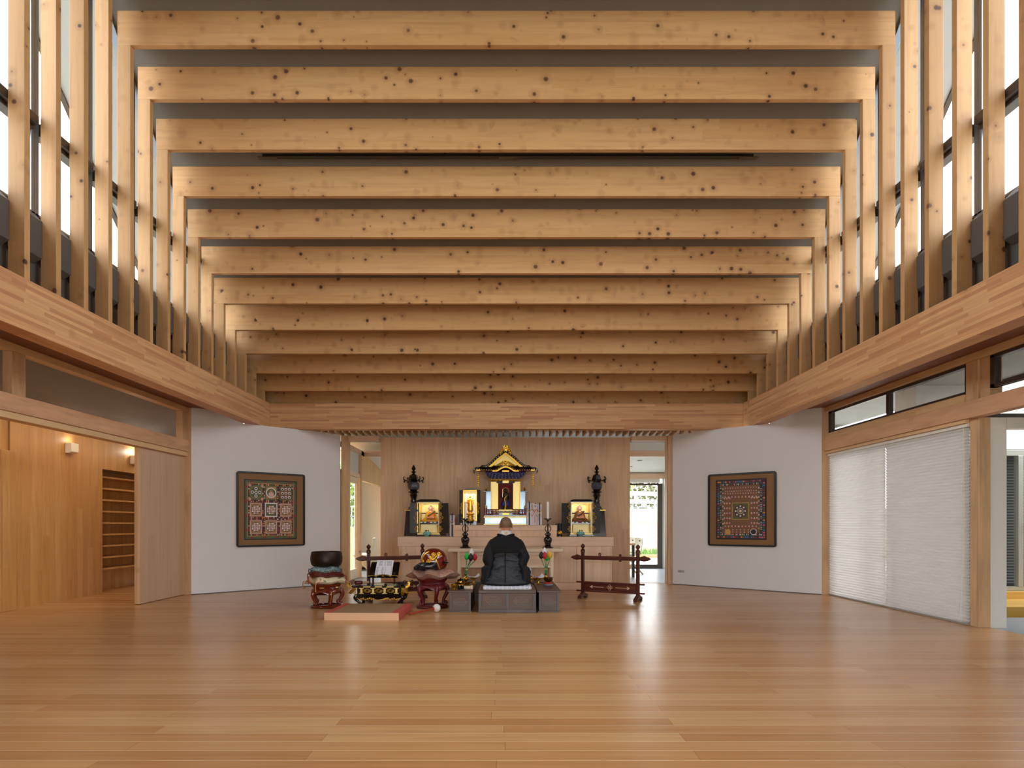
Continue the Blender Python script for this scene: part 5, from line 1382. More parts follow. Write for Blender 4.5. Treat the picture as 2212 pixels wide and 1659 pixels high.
# --- vessels on the low tables
def vase(label, x, y, z):
    t = thing('brass_vase', label, 'vase', (x,y,z), 0, 'brass lotus vases')
    part('body', MB().lathe([(.036,0),(.038,.006),(.022,.018),(.012,.035),(.016,.045),(.034,.06),(.040,.078),(.034,.095),(.016,.108),(.014,.125),(.024,.140),(.022,.142),(.011,.125),(0,.10)], n=24), M['brass'], t, smooth=60)
    return t
fc = {k: flat('lotus_'+k, v, .55) for k, v in dict(green='#1fbf3c', white='#efeff2', black='#2a2a2e', red='#d22c36', yellow='#eeb41e').items()}
stemm = flat('lotus_stem','#0f8a52',.5); band = flat('gilt_band','#d9b04a',.4,.4)
def lotus(x, y, z, colour, tip, label, h0):
    t = thing('lotus_stem', label, 'flower', (x,y,z), 0, 'paper lotus buds in the brass vases')
    tx_, ty_, tz_ = tip
    mid = (tx_*.22, ty_*.22, .14)
    part('stem', MB().tube([(0,0,.0),(tx_*.08,ty_*.08,.10),mid,(tx_*.65,ty_*.65,.14+(tz_-.14)*.55),(tx_,ty_,tz_)], .0055, 7), stemm, t)
    part('bud', MB().lathe([(.004,0),(.022,.014),(.033,.038),(.034,.056),(.024,.082),(.008,.104),(0,.112)], c=(tx_,ty_,tz_), n=18), fc[colour], t, smooth=70)
    part('stem_band', MB().lathe([(.0085,.10),(.0085,.112)], c=(tx_*.09,ty_*.09,0), n=10), band, t)
vx, vy = -.562, 8.26
vase('brass vase with lotus buds on the table by the fish drum', vx, vy, .2705)
lotus(vx, vy, .37, 'green', (.012,0,.235), 'bright green lotus bud in the vase by the fish drum', 0)
lotus(vx+.004, vy+.012, .37, 'white', (.075,.02,.29), 'white lotus bud standing tallest in the vase by the fish drum', 0)
lotus(vx+.006, vy-.012, .37, 'black', (.066,-.03,.225), 'black lotus bud in front in the vase by the fish drum', 0)
lotus(vx+.012, vy, .37, 'red', (.112,.01,.225), 'red lotus bud next to the black one by the fish drum', 0)
vx, vy = .552, 8.36
vase('brass vase with lotus buds behind the bowl on the red cushion', vx, vy, .2705)
lotus(vx-.010, vy, .37, 'black', (-.055,0,.245), 'black lotus bud in the vase behind the bowl', 0)
lotus(vx, vy+.012, .37, 'white', (-.015,.03,.30), 'white lotus bud standing tallest in the vase behind the bowl', 0)
lotus(vx, vy-.012, .37, 'red', (-.018,-.035,.245), 'red lotus bud in front in the vase behind the bowl', 0)
lotus(vx+.010, vy, .37, 'yellow', (.045,.0,.25), 'yellow lotus bud in the vase behind the bowl', 0)
lotus(vx+.006, vy+.006, .37, 'green', (.012,.01,.215), 'low green lotus bud half hidden behind the bowl', 0)
def paperstand(label, x, y, z, seed):
    t = thing('offering_stand', label, 'stand', (x,y,z), 0, 'brass offering stands')
    part('foot', MB().lathe([(.038,0),(.039,.006),(.018,.016),(.010,.03),(.014,.042),(.010,.055),(.016,.064),(.045,.078),(.052,.088),(.046,.088),(.0,.076)], n=24), M['brass'], t, smooth=60)
    p = thing('folded_paper', label.replace('brass offering stand','crumpled white paper on the offering stand'), 'paper', (x,y,z+.089), R(12*seed), 'white papers on the offering stands')
    def f(u, v):
        a = u*2-1; c = v*2-1
        zz = .030*abs(a)**2*(.3+.7*abs(c)) + .040*max(0,abs(a+.15*c)-.55)*(c > 0) + .010*noise.noise(Vector((a*2+seed*7,c*2,seed)))
        return (a*.085, c*.065, zz+.006)
    b = MB().grid(f, 16, 12); part('sheet', b, flat('white_washi','#f0f0f6',.8,var=.01) if 'white_washi' not in bpy.data.materials else bpy.data.materials['white_washi'], p, smooth=60, solid=.002)
paperstand('brass offering stand on the table by the fish drum', -.458, 8.34, .2705, 1)
paperstand('brass offering stand by the candle, on the table with the bowl', .445, 8.28, .2705, 2)
t = thing('candle_holder', 'small brass candle holder right beside the kneeling person', 'candle holder', (.345,8.56,.2855)); part('holder', MB().lathe([(.03,0),(.03,.008),(.014,.018),(.026,.034),(.03,.046),(.022,.06),(.012,.07),(.02,.082),(.018,.084),(0,.08)], n=20), M['brass'], t, smooth=60)
for k in range(8): a = PI*k/4; part('petal', MB().ball((math.cos(a)*.028,math.sin(a)*.028,.042),(.011,.011,.016),8), M['brass'], t)
c_ = thing('candle', 'short white candle in the small brass holder beside the kneeling person', 'candle', (.345,8.56,.3705)); part('wax', MB().lathe([(.0105,0),(.0105,.105),(0,.107)], n=14), M['wht'], c_); part('wick', MB().tube([(0,0,.106),(.001,0,.116)], .001, 5), M['lac'], c_)
t = thing('brass_dish', 'shallow brass dish behind the small candle holder', 'dish', (.42,8.70,.2855)); part('dish', MB().lathe([(.02,0),(.022,.008),(.05,.03),(.048,.032),(.018,.012),(0,.010)], n=20), M['brass'], t)
t = thing('brass_dish', 'brass dish half hidden by the kneeling person, on the fish drum side', 'dish', (-.335,8.58,.2855)); part('dish', MB().lathe([(.02,0),(.022,.008),(.05,.03),(.048,.032),(.018,.012),(0,.010)], n=20), M['brass'], t)
t = thing('singing_bowl', 'small brown bronze bowl on the red and blue cushion', 'bowl', (.574,8.15,.3165)); part('bowl', MB().lathe([(.02,0),(.04,.008),(.058,.03),(.062,.058),(.057,.060),(.053,.032),(.03,.012),(0,.010)], n=28), flat('brown_bronze','#6a4a2a',.3,.8,var=.2,scale=12), t, smooth=60)
t = thing('bowl_cushion', 'round red cushion ring with blue base under the small bronze bowl', 'cushion', (.574,8.15,.2705))
for k in range(8): a = 2*PI*k/8; part('red_pad', MB().ball((math.cos(a)*.036,math.sin(a)*.036,.030),(.023,.023,.0155),10), flat('pad_red','#c2452f',.6) if 'pad_red' not in bpy.data.materials else bpy.data.materials['pad_red'], t)
part('blue_base', MB().lathe([(.055,0),(.062,.008),(.055,.018),(0,.018)], n=24), flat('pad_blue','#8fa0b0',.6), t)
# brass bits on the drum side table
t = thing('brass_cup', 'small footed brass cup at the front edge of the table by the fish drum', 'cup', (-.665,7.60,.2705)); part('cup', MB().lathe([(.030,0),(.032,.006),(.020,.014),(.022,.022),(.033,.034),(.037,.055),(.040,.060),(.040,.066),(.033,.064),(.028,.04),(0,.03)], n=28), M['brass'], t, smooth=60)
for i, (x_, y_) in enumerate(((-.60,7.66),(-.565,7.68))):
    t = thing('black_jar', 'small black jar with gold rim %s the brass cup' % ('next to' if i == 0 else 'one farther from'), 'jar', (x_,y_,.2705), 0, 'small black jars'); part('jar', MB().lathe([(.018,0),(.02,.004),(.02,.05),(.0,.05)], n=18), M['lac'], t); part('gold_rim', MB().lathe([(.021,.0505),(.021,.056),(0,.057)], n=18), M['gold'], t)
t = thing('wooden_box', 'small pale wooden box on the table by the fish drum', 'box', (-.50,7.72,.2705), R(-4)); part('box', MB().box(-.045,.04,-.02,.02,0,.036), M['pale'], t, bevel=.003); part('black_strip', MB().box(.041,.052,-.02,.02,0,.05), M['lac'], t)
t = thing('paper_roll', 'little pale roll next to the wooden box', 'roll', (-.447,7.70,.2705)); part('roll', MB().lathe([(.014,0),(.014,.045),(0,.045)], n=14), M['pale'], t)
t = thing('incense_pot', 'brass incense pot with black lid between the cup and the lotus vase', 'incense pot', (-.615,8.0,.2705))
part('pot', MB().lathe([(.04,0),(.042,.006),(.026,.02),(.048,.04),(.055,.062),(.048,.078),(0,.078)], n=24), M['brass'], t, smooth=60); part('lid', MB().lathe([(.052,.0785),(.05,.088),(.03,.098),(.008,.104),(.010,.114),(0,.118)], n=24), M['lac'], t, smooth=60)
for i, (x_, y_) in enumerate(((-.70,7.85),(-.665,8.05),(-.545,8.06),(-.52,8.12),(-.64,8.2))):
    t = thing('small_brass_cup', 'tiny brass cup in the cluster before the lotus vase by the fish drum', 'cup', (x_,y_,.2705), 0, 'tiny brass cups'); part('cup', MB().lathe([(.02,0),(.021,.004),(.010,.012),(.022,.03),(.027,.048),(.023,.047),(0,.025)], n=18), M['brass'], t, smooth=60)
t = thing('brass_wand', 'brass ritual wand lying beside the incense pot', 'wand', (-.56,7.92,.288), R(60)); part('shaft', MB().tube([(-.06,0,0),(.06,0,0)], .009, 10), M['brass'], t); 
for q in (-1,1): part('prong', MB().lathe([(.009,0),(.017,.015),(.012,.03),(0,.042)], n=12).xf(Matrix.Translation((q*.06,0,0)) @ Matrix.Rotation(q*R(90),4,'Y')), M['brass'], t)
# --- rosewood racks
def rack(label, A, B_):
    A = Vector(A); B_ = Vector(B_); d = B_-A; L = d.length; rz = math.atan2(d.y, d.x)
    c = (A+B_)/2
    t = thing('rosewood_rack', label, 'rack', (c.x,c.y,0), rz, 'rosewood racks either side of the altar table')
    h = L/2
    for sx in (-1,1):
        part('post', MB().box(sx*h-.023,sx*h+.023,-.023,.023,.06,.68), M['rosez'], t, bevel=.004)
        part('finial', MB().lathe([(.028,.681),(.034,.695),(.030,.705),(.034,.715),(.026,.728),(.014,.738),(.022,.752),(.033,.772),(.028,.79),(.012,.802),(.006,.81),(0,.815)], c=(sx*h,0,0), n=16), M['rosez'], t, smooth=50)
        part('foot', MB().prism([(-.16,0),(-.10,0),(-.07,.02),(.07,.02),(.10,0),(.16,0),(.168,.025),(.15,.048),(.08,.062),(.03,.085),(-.03,.085),(-.08,.062),(-.15,.048),(-.168,.025)], 'x', sx*h-.026, sx*h+.026), M['rose'], t, bevel=.004)
    b = MB().box(-h-.04,h+.04,-.016,.016,.575,.633); part('top_rail', b, M['rose'], t, bevel=.003)
    for sx in (-1,1):
        part('rail_end', MB().prism([(sx*(h+.041),.575),(sx*(h+.09),.568),(sx*(h+.14),.575),(sx*(h+.19),.603),(sx*(h+.165),.625),(sx*(h+.13),.632),(sx*(h+.095),.65),(sx*(h+.06),.64),(sx*(h+.041),.633)], 'y', -.018,.018), M['rose'], t, bevel=.005)
        part('peg', MB().prism([(sx*.16-.014,.555),(sx*.16+.014,.555),(sx*.16+.016,.66),(sx*.16,.672),(sx*.16-.016,.66)], 'y', -.022,.022) if sx > 0 else MB().tube([(-.16,.0,.634),(-.17,0,.66),(-.155,0,.675),(-.14,0,.66),(-.145,0,.634)], .009, 8), M['rose'], t)
    for z_ in (.095,.225): part('lower_rail', MB().box(-h-.10,h+.10,-.020,.020,z_,z_+.024), M['rose'], t, bevel=.005)
    part('panel', MB().box(-h+.024,h-.024,-.008,.008,.1195,.2245), M['rose'], t)
    b = MB(); y_ = -.0095
    for sx in (-1,1):
        b.box(*sorted((sx*.09,sx*.27)), y_, -.008, .168,.176)
        b.prism([(sx*.27,.172-.005),(sx*.255,.150),(sx*.275,.152),(sx*.305,.172),(sx*.275,.192),(sx*.255,.194),(sx*.27,.177)], 'y', y_, -.008)
    for k in range(4):
        a = PI/2*k; b.tube([(math.cos(a)*.026+math.cos(q)*.014, -.009, .172+math.sin(a)*.026+math.sin(q)*.014) for q in [2*PI*j/10 for j in range(11)]], .0032, 6)
    b.prism([(.008,.172),(0,.18),(-.008,.172),(0,.164)], 'y', y_, -.008)
    part('inlay', b, flat('pale_inlay','#c9a58c',.5) if 'pale_inlay' not in bpy.data.materials else bpy.data.materials['pale_inlay'], t)
rack('rosewood rack with pale arrow inlay standing near the doorway to the garden window', (1.149,8.98), (1.893,8.60))
rack('rosewood rack standing behind the low black desk and the fish drum', (-2.008,8.70), (-1.274,9.06))
# --- framed mandala pictures
def picture(label, sx, kind):
    L = 1.147; H = 1.25
    d = Vector((1.87, -1.66*-1)).normalized() if sx < 0 else Vector((1.87,-1.66)).normalized()
    c = wpt(4.0); 
    nrm = Vector((d.y, -d.x))
    cc = Vector((sx*c[0], c[1])) + nrm*.022
    t = thing('framed_picture', label, 'picture', (cc.x, cc.y, .728), math.atan2(d.y, d.x), 'framed pictures on the white walls')
    r = L/2
    def rr_(w0, w1, h0, h1, rad, n=6):
        pts = []
        for (cx_, cz_, a0) in ((w1-rad,h1-rad,0),(w0+rad,h1-rad,90),(w0+rad,h0+rad,180),(w1-rad,h0+rad,270)):
            for k in range(n+1):
                a = R(a0+90*k/n); pts.append((cx_+rad*math.cos(a), cz_+rad*math.sin(a)))
        return pts
    o_, i_ = rr_(-r,r,0,H,.04), rr_(-r+.028,r-.028,.028,H-.028,.012)
    b = MB(); n = len(o_)
    vs = [(p[0],-.018,p[1]) for p in o_]+[(p[0],-.018,p[1]) for p in i_]+[(p[0],.018,p[1]) for p in o_]+[(p[0],.018,p[1]) for p in i_]
    fs = []
    for k in range(n):
        q = (k+1) % n
        fs += [(k,q,n+q,n+k),(2*n+k,2*n+q,q,k),(n+k,n+q,3*n+q,3*n+k),(3*n+k,3*n+q,2*n+q,2*n+k)]
    b.add(vs, fs); part('frame', b, flat('black_frame','#10131a',.4) if 'black_frame' not in bpy.data.materials else bpy.data.materials['black_frame'], t, smooth=30)
    part('mount', MB().box(-r+.026,r-.026,.004,.012,.026,H-.026), flat('tan_mount','#8a6238',.7,var=.06,scale=20) if 'tan_mount' not in bpy.data.materials else bpy.data.materials['tan_mount'], t)
    names = dict(navy='#22262f', green='#55613a', gold='#c99a4e', red='#8a2f2c', pink='#d8b0a4', tan='#a97a4e', white='#e0dbd6', orange='#d9843c', blue='#3d6fae', dark='#1c1b1e', teal='#1f6a5a', rose='#c9567c', olive='#5c5a2c', maroon='#612028', brown='#7a5334')
    ml = list(names); mats = []
    for k in ml: mats.append(bpy.data.materials.get('pic_'+k) or flat('pic_'+k, names[k], .6, var=.05, scale=50))
    mi = {k: i for i, k in enumerate(ml)}
    b = MB(); lay = [0]
    def rect(x0,x1,z0,z1,c,l):
        y_ = .004-.0006*l; b.add([(x0,y_,z0),(x1,y_,z0),(x1,y_,z1),(x0,y_,z1)],[(0,1,2,3)],mi[c])
    def disc(x_,z_,rad,c,l,n=18,sx_=1):
        y_ = .004-.0006*l; b.add([(x_+math.cos(2*PI*k/n)*rad*sx_,y_,z_+math.sin(2*PI*k/n)*rad) for k in range(n)],[tuple(range(n))],mi[c])
    random.seed(21+kind)
    if kind == 0:
        x0,x1,z0,z1 = -.455,.43,.115,1.125
        rect(x0,x1,z0,z1,'navy',1); rect(x0+.02,x1-.02,z0+.02,z1-.02,'green',2)
        for k in range(4):
            for q in (x0+.035,x1-.035): rect(q-.02,q+.02,z0+.14+.24*k,z0+.19+.24*k,'red',3)
            for q in (z0+.035,z1-.035): rect(x0+.10+.21*k,x0+.15+.21*k,q-.015,q+.015,'red',3)
        a0,a1,c0,c1 = x0+.055,x1-.055,z0+.06,z1-.06
        rect(a0,a1,c0,c1,'gold',3); rect(a0+.008,a1-.008,c0+.008,c1-.008,'maroon',4)
        W3 = (a1-a0-.02)/3; H3 = (c1-c0-.02)/3
        for i in range(3):
            for j in range(3):
                u0 = a0+.01+W3*i; v0 = c0+.01+H3*j; cx_, cz_ = u0+W3/2, v0+H3/2
                rect(u0+.012,u0+W3-.012,v0+.012,v0+H3-.012,'brown' if j < 2 else 'green',5)
                nb = 8
                for k in range(nb):       # beaded borders
                    cc_ = random.choice(['orange','dark','pink','dark','red'])
                    xx_ = u0+.018+(W3-.036)*k/(nb-1)
                    for zz_ in (v0+.012, v0+H3-.012): rect(xx_-.008,xx_+.008,zz_-.012,zz_+.012,cc_,6)
                    zz_ = v0+.018+(H3-.036)*k/(nb-1)
                    for xx2 in (u0+.012,u0+W3-.012): rect(xx2-.011,xx2+.011,zz_-.009,zz_+.009,random.choice(['orange','dark','pink','dark','red']),6)
                if j == 2 and i == 1:
                    rect(u0+.04,u0+W3-.04,v0+.04,v0+H3-.04,'tan',6); disc(cx_,cz_,.088,'white',7,28); disc(cx_,cz_,.07,'olive',8,28); disc(cx_,cz_+.02,.03,'tan',9); disc(cx_,cz_-.025,.042,'pink',9,18,1.1)
                elif j == 2 and i == 0:
                    disc(cx_,cz_,.105,'orange',6,28); disc(cx_,cz_,.10,'green',7,28)
                    for a_, q_ in ((0,0),(.06,0),(-.06,0),(0,.062),(0,-.062)): disc(cx_+a_,cz_+q_,.026,'white',8); disc(cx_+a_,cz_+q_,.014,'navy',9)
                    for a_ in (-.1,.1):
                        for q_ in (-.115,.115): disc(cx_+a_,cz_+q_,.022,'pink',8); disc(cx_+a_,cz_+q_,.012,'orange',9)
                elif j == 2:
                    rect(u0+.035,u0+W3-.035,v0+.035,v0+H3-.035,'brown',6)
                    for p_ in (-.06,0,.06):
                        for q_ in (-.07,0,.07): disc(cx_+p_,cz_+q_,.024,'white',7); disc(cx_+p_,cz_+q_-.004,.013,'navy',8)
                else:
                    if i == 1 and j == 1: rect(u0+.02,u0+W3-.02,v0+.025,v0+H3-.025,'white',6); rect(u0+.038,u0+W3-.038,v0+.045,v0+H3-.045,'olive',7)
                    else: rect(u0+.03,u0+W3-.03,v0+.035,v0+H3-.035,'pink',6); rect(u0+.042,u0+W3-.042,v0+.047,v0+H3-.047,'tan',7)
                    disc(cx_,cz_,.086,'olive',8,28); disc(cx_,cz_,.078,'brown',9,28)
                    for p_ in range(-2,3):
                        for q_ in range(-2,3):
                            if p_*p_+q_*q_ < 6: disc(cx_+p_*.029,cz_+q_*.029,.0135,'pink' if (p_+q_) % 3 else 'white',10,10)
                    rect(cx_-.002,cx_+.002,cz_-.075,cz_+.075,'maroon',11)
    else:
        x0,x1,z0,z1 = -.435,.42,.115,1.145
        rect(x0,x1,z0,z1,'dark',1); rect(x0+.02,x1-.02,z0+.02,z1-.02,'navy',2)
        for k in range(24):
            for q in (z0+.042,z1-.042):
                xx_ = x0+.04+(x1-x0-.08)*k/23; disc(xx_,q,.016,random.choice(['rose','orange','blue','maroon','red','olive']),3,10)
            for q in (x0+.042,x1-.042):
                zz_ = z0+.04+(z1-z0-.08)*k/23; disc(q,zz_,.016,random.choice(['rose','orange','blue','maroon','red','olive']),3,10)
        rect(x0+.065,x1-.065,z0+.065,z1-.065,'teal',3); rect(x0+.073,x1-.073,z0+.073,z1-.073,'dark',4)
        for k in range(30):
            for q in (z0+.088,z1-.088): xx_ = x0+.09+(x1-x0-.18)*k/29; rect(xx_-.006,xx_+.006,q-.012,q+.012,random.choice(['pink','white','red','dark','orange']),5)
            for q in (x0+.088,x1-.088): zz_ = z0+.09+(z1-z0-.18)*k/29; rect(q-.010,q+.010,zz_-.007,zz_+.007,random.choice(['pink','white','red','dark','orange']),5)
        rect(x0+.105,x1-.105,z0+.105,z1-.105,'brown',5)
        for q in (x0+.125,x1-.125): rect(q-.018,q+.018,z0+.11,z1-.11,'olive',6)
        cx_ = (x0+x1)/2; cz_ = .60
        def fig(x_, z_, s):
            disc(x_,z_-s*.55,s*.75,random.choice(['rose','rose','orange','pink']),8,8,1.1); disc(x_,z_,s*.62,'white',9,8); disc(x_,z_,s*.36,random.choice(['blue','orange','tan','navy','maroon']),10,8)
        for row in range(6):
            z_ = cz_-.20+.085*row
            for k in range(3):
                for q in (-1,1): fig(cx_+q*(.185+.045*k), z_, .018)
        for k in range(10):
            fig(x0+.125, z0+.2+.075*k, .016); fig(x1-.125, z0+.2+.075*k, .016)
        for row, (z_, n_, s) in enumerate(((1.0,13,.011),(.945,15,.011),(.905,13,.013),(.245,9,.012),(.285,9,.012),(.205,9,.012))):
            for k in range(n_): fig(cx_-.26+.52*k/(n_-1), z_, s)
        for k in range(10): fig(cx_-.26+.52*k/9, .845, .017); fig(cx_-.26+.52*k/9, .345, .017)
        rect(cx_-.145,cx_+.145,cz_-.145,cz_+.145,'gold',11); rect(cx_-.135,cx_+.135,cz_-.135,cz_+.135,'olive',12)
        for k in range(8):
            a = PI/4*k; disc(cx_+math.cos(a)*.08,cz_+math.sin(a)*.085,.036,'maroon',13); disc(cx_+math.cos(a)*.08,cz_+math.sin(a)*.085,.022,'teal',14); disc(cx_+math.cos(a)*.08,cz_+math.sin(a)*.085,.014,'white',15)
        disc(cx_,cz_,.052,'pink',16); disc(cx_,cz_,.043,'teal',17); disc(cx_,cz_,.026,'orange',18); disc(cx_,cz_,.014,'white',19)
        disc(cx_-.215,.245,.048,'gold',12,24); disc(cx_+.215,.25,.052,'white',12,24); disc(cx_+.215,.25,.044,'navy',13,24)
    part('painting', b, mats, t, smooth=0)
    g_ = bpy.data.materials.get('picture_acrylic')
    if not g_:
        s = Sh('picture_acrylic'); nt = s.nt
        tr = nt.nodes.new('ShaderNodeBsdfTransparent'); gl = nt.nodes.new('ShaderNodeBsdfGlossy'); gl.inputs['Roughness'].default_value = .10
        mx = nt.nodes.new('ShaderNodeMixShader'); mx.inputs[0].default_value = .006
        nt.links.new(tr.outputs[0], mx.inputs[1]); nt.links.new(gl.outputs[0], mx.inputs[2]); nt.links.new(mx.outputs[0], nt.nodes['Material Output'].inputs[0]); g_ = s.mat
    part('glazing', MB().box(-r+.027,r-.027,-.011,-.0095,.027,H-.027), g_, t)
picture('black framed picture with nine square fields on a tan mount', -1, 0)
picture('black framed picture crowded with rows of tiny figures round a small square', 1, 1)
# wall sockets, light bar
q = wpt(3.185); d = Vector((1.87,-1.66)).normalized()
t = thing('wall_socket', 'pair of white sockets low on the white wall beside the garden doorway', 'socket', (q[0],q[1]-.004,.247), math.atan2(d.y,d.x))
for sx in (-1,1): part('plate', MB().box(sx*.032-.028,sx*.032+.028,-.010,.0,-.02,.02), M['eave'], t, bevel=.003)
t = thing('light_bar', 'long slim black light bar under the grey ceiling between two roof beams', 'light', (.02,7.51,5.745))
part('housing', MB().box(-3.08,3.08,-.03,.03,-.035,.0), M['black'], t, bevel=.004)
for x_ in (-3.02,0.0,3.02): part('joint', MB().box(x_-.12,x_+.12,-.031,.031,-.039,-.0355), M['lac'], t)
for x_ in (-2.4,-.8,.8,2.4): part('hanger', MB().tube([(x_,0,0),(x_,0,.27)], .006, 6), M['black'], t)
# ------------------------------------------------------------------ the kneeling person, seen from behind
PX, PY = -.008, 7.80
pr = thing('person', 'person with shaved head kneeling in a black robe, back to the room', 'person', (PX,PY,.330))
# body: one continuous surface, grown from simple volumes and fused
b = MB()
b.ball((0,.0,.778),(.080,.097,.092),28)                       # skull
b.ball((0,.045,.715),(.062,.066,.068),22)                     # jaw and face
b.ball((0,.075,.675),(.030,.030,.026),14)                     # chin
b.ball((0,.096,.790),(.055,.018,.014),14)                     # brow
b.tube([(0,.100,.785),(0,.116,.760),(0,.126,.735),(0,.108,.722)], [.008,.011,.016,.012], 10)   # nose
for q in (-1,1):
    b.ball((q*.015,.112,.728),(.008,.009,.008),8)
    b.ball((q*.030,.094,.768),(.018,.010,.011),10)            # closed lids
    b.ball((q*.045,.085,.735),(.022,.02,.02),10)              # cheek
    b.ball((q*.083,-.004,.752),(.010,.022,.034),12); b.ball((q*.084,.008,.728),(.008,.012,.014),8)   # ear
b.ball((0,.106,.698),(.026,.010,.006),10); b.ball((0,.105,.690),(.022,.010,.007),10)
b.tube([(0,-.01,.72),(0,-.018,.66),(0,-.02,.60)], [.062,.060,.068], 20)       # neck
b.loft([[(math.cos(a)*rx, math.sin(a)*ry+y0, z) for a in [2*PI*j/24 for j in range(24)]] for rx, ry, y0, z in ((.14,.10,-.02,.03),(.165,.115,-.03,.10),(.145,.10,-.02,.22),(.150,.10,-.02,.36),(.155,.10,-.03,.46),(.135,.08,-.03,.53),(.095,.065,-.02,.585),(.07,.06,-.02,.63))])
for q in (-1,1):
    b.tube([(q*.135,-.03,.495),(q*.190,-.04,.41),(q*.212,-.02,.32),(q*.20,.03,.245)], [.050,.050,.044,.040], 14)     # upper arm
    b.tube([(q*.20,.03,.245),(q*.16,.14,.235),(q*.10,.245,.245)], [.040,.036,.026], 14)                              # forearm
    b.ball((q*.075,.285,.247),(.038,.045,.018),14)                                                                   # palm
    for i in range(4):
        x0 = q*(.098-.018*i); ln = (.052,.062,.066,.058)[i]
        b.tube([(x0*.92,.315,.250),(x0*.75,.315+ln*.55,.246),(x0*.55,.315+ln*.95,.236),(x0*.40,.315+ln*1.05,.224)], [.0095,.009,.0085,.007], 10)
    b.tube([(q*.065,.27,.26),(q*.040,.29,.272),(q*.020,.315,.272)], [.011,.010,.008], 10)                           # thumb
    b.tube([(q*.09,.0,.085),(q*.19,.18,.095),(q*.245,.34,.075)], [.085,.08,.062], 16)                                # thigh
    b.tube([(q*.245,.34,.075),(q*.17,.12,.055),(q*.11,-.10,.045)], [.058,.05,.036], 14)                             # shin folded under
    b.tube([(q*.11,-.10,.045),(q*.08,-.20,.035)], [.034,.022], 12)                                                   # foot
sk = Sh('skin_and_stubble'); x, y, z = sk.xyz()
n_ = sk.noise(sk.vec(x,y,z), 14, 3); f_ = sk.noise(sk.vec(x,y,z), 420, 2)
hair = (z.ss(.715,.745))*(1.0 - (y - (z - .78)*1.1).ss(.035,.060))*(1.0 - (x.abs()).ss(.078,.083))
skc = sk.ramp(n_, [(0,'#b37b5c'),(1,'#c98f6f')]); hc = sk.ramp(f_*.6 + n_*.4, [(.25,'#5d4936'),(.75,'#85694e')])
sk.base(sk.mix(hair*.92, skc, hc)); sk.set(rough=.5, spec=.35)
body = part('body', b, sk.mat, pr, smooth=80)
rm = body.modifiers.new('Fuse','REMESH'); rm.mode = 'VOXEL'; rm.voxel_size = .0046; rm.use_smooth_shade = True
sm_ = body.modifiers.new('Soft','SMOOTH'); sm_.factor = .5; sm_.iterations = 3
# robe
def gauze(name, c, sheen=.4, rough=.75):
    s = Sh(name); x, y, z = s.xyz(); v = s.vec(x, y, z)
    n = s.noise(v, 7, 4); w = s.noise(s.vec(x*6.0, y*6.0, z*18.0), 1.0, 4)
    s.base(s.mix(1.0, s.col(c), s.gray(n*.5 + .75), 'MULTIPLY')); s.set(rough=rough, sheen=sheen, spec=.3); s.bump(w, .5, .03); return s.mat
blk = gauze('black_robe_cloth', '#131315', .0, .85); gry = gauze('sheer_charcoal_cloth', '#3d4047', .0, .55); blk2 = gauze('black_sleeve_cloth', '#1b1c20', .0, .7)
def ring(hw, yb, yf, z, n=64, ex=2.4, x0=0):
    out = []; cy = (yb+yf)/2; ry = (yf-yb)/2
    for j in range(n):
        a = 2*PI*j/n; c, s_ = math.cos(a), math.sin(a)
        out.append((x0+hw*math.copysign(abs(c)**(2/ex), c), cy+ry*math.copysign(abs(s_)**(2/ex), s_), z))
    return out
def dense(keys, k=5):
    out = []; n = len(keys)
    for i in range(n-1):
        p0, p1, p2, p3 = keys[max(i-1,0)], keys[i], keys[i+1], keys[min(i+2,n-1)]
        for j in range(k):
            t = j/k
            out.append(tuple(.5*(2*b_ + (c-a)*t + (2*a-5*b_+4*c-d)*t*t + (3*b_-a-3*c+d)*t**3) for a, b_, c, d in zip(p0, p1, p2, p3)))
    return out+[keys[-1]]
def fold(p):
    q = 1 if p.x > 0 else -1
    a = 1 - 2*abs(noise.noise(Vector((p.x*4, p.y*4, (p.z + .25*abs(p.x))*15+3))))
    c = 1 - 2*abs(noise.noise(Vector((p.x*9+5, p.y*9, (p.z - .35*abs(p.x))*26))))
    return (a-.45)*.9 + (c-.45)*.4
def wrinkle(amp):
    def f(p):
        v = fold(p)*amp
        back = 1 if p.y < .05 else .5
        m = min(1, max(0,(.56-p.z)/.15))
        r = Vector((p.x, p.y-.06, 0)); r = r.normalized() if r.length > 1e-4 else r
        return p + r*v*back*m
    return f
keys = [(.315,-.315,.47,.003),(.318,-.325,.48,.012),(.285,-.300,.46,.05),(.245,-.245,.42,.10),(.222,-.205,.30,.16),(.212,-.180,.20,.22),(.205,-.165,.16,.28),(.208,-.160,.15,.34),(.222,-.165,.14,.40),(.225,-.172,.13,.46),(.205,-.172,.11,.52),(.18,-.160,.10,.56),(.15,-.138,.09,.59),(.12,-.112,.08,.61),(.09,-.09,.07,.622)]
b = MB(); rk = dense(keys, 10); b.loft([ring(*k, n=110) for k in rk]); b.warp(wrinkle(.028)); robe_ = part('robe', b, gry, pr, smooth=80)
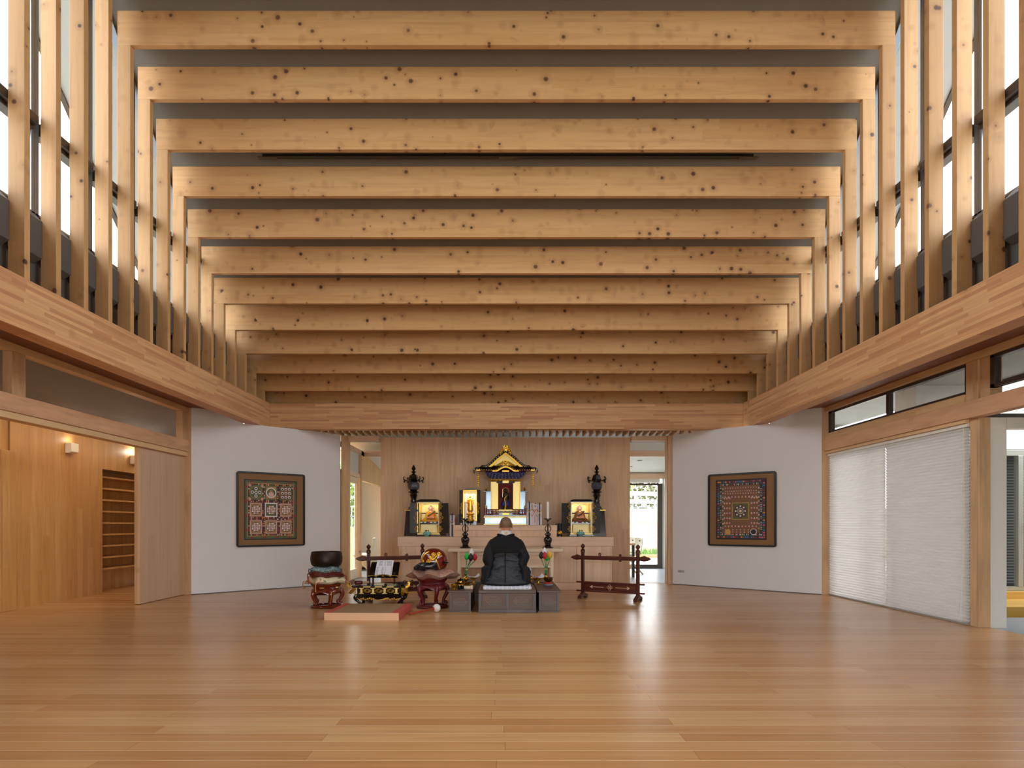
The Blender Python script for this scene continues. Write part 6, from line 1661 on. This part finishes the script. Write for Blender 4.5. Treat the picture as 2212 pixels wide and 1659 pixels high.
# black yoke over shoulders and upper back
keys2 = [(.262,-.190,.125,.405),(.256,-.194,.12,.45),(.238,-.192,.115,.50),(.215,-.186,.11,.54),(.190,-.172,.10,.570),(.155,-.145,.09,.598),(.115,-.108,.08,.620),(.088,-.09,.07,.630)]
b = MB(); b.loft([ring(*k) for k in dense(keys2, 5)], cap=False); b.warp(wrinkle(.004)); yoke_ = part('yoke', b, blk, pr, smooth=80, solid=.004)
b = MB(); b.tube([(-.0,-.095,.622),(.075,-.08,.632),(.10,-.03,.635),(.085,.05,.60),(.05,.12,.50)], [.014,.017,.017,.016,.014], 8); b.tube([(0,-.095,.622),(-.075,-.08,.632),(-.10,-.03,.635),(-.085,.05,.60),(-.05,.12,.50)], [.014,.017,.017,.016,.014], 8)
part('neckband', b, blk, yoke_, smooth=80)
# centre back seam and hem
seam = [(-.006, -.192+.0, .415)]
pts = []
for (hw, yb, yf, z) in dense(keys, 10):
    if .035 < z < .42:
        q_ = Vector((-.008, yb, z)); q_ = wrinkle(.028)(q_); pts.append((-.008, q_.y-.003, z))
part('centre_seam', MB().tube(pts, .0062, 6), blk, robe_, smooth=80)
b = MB(); hem = ring(.322,-.33,.485,.014); b.tube(hem+[hem[0]], .011, 8); part('hem', b, blk, robe_, smooth=80)
# wide sleeves
def sleeve(q):
    ks = [(.125,-.03,.070,.085,.580),(.140,-.03,.078,.100,.555),(.162,-.035,.084,.110,.51),(.182,-.04,.086,.115,.46),(.204,-.04,.088,.118,.40),(.216,-.035,.086,.12,.35),(.216,-.025,.080,.125,.30),(.206,-.01,.070,.135,.255),(.206,.0,.066,.142,.235),(.226,.01,.078,.15,.205),(.238,.015,.080,.16,.16),(.240,.015,.078,.165,.10),(.244,.02,.074,.17,.055),(.250,.02,.070,.165,.022),(.252,.02,.060,.15,.012)]
    b = MB(); rk = dense(ks, 6)
    b.loft([[(q*(cx_+rx*math.cos(a)), cy_+ry*math.sin(a), z) for a in [2*PI*j/44 for j in range(44)]] for cx_, cy_, rx, ry, z in rk])
    def w(p):
        v = (1-2*abs(noise.noise(Vector((p.x*9+q*3,p.y*6,p.z*5))))-.45)*.020 + noise.noise(Vector((p.x*16,p.y*12,p.z*12+q*3)))*.008
        m = min(1, max(0,(.54-p.z)/.12))
        r = Vector((p.x-q*.22, p.y, 0)); r = r.normalized() if r.length > 1e-4 else r
        return p + r*v*m
    b.warp(w)
    sl_ = part('sleeve', b, blk2, pr, smooth=80)
    b = MB(); b.tube([(q*.215,.06,.25),(q*.175,.14,.242),(q*.125,.215,.246)], [.075,.07,.062], 16); part('cuff', b, blk2, sl_, smooth=80)
sleeve(-1); sleeve(1)
# white brocade collar
b = MB(); wc = brocade('white_brocade', [(0,'#c9c6cc'),(.5,'#d9d6d8'),(.72,'#a9b0c4'),(.8,'#e0dcd4'),(.9,'#c9b27a')], 60, .5)
rings = []
for hw, yb, yf, z in ((.105,-.108,.075,.612),(.098,-.104,.07,.632),(.078,-.090,.062,.665),(.070,-.082,.060,.690),(.066,-.078,.058,.690),(.072,-.086,.060,.66)):
    rings.append(ring(hw,yb,yf,z,36,2.0))
co_ = part('collar', MB().loft(rings, cap=False), wc, pr, smooth=80, solid=.003)
part('collar_crest', MB().box(-.016,.016,-.1035,-.0945,.642,.676).xf(Matrix.Translation((0,.002,0))), flat('crest_gold','#d8c27a',.6), co_)
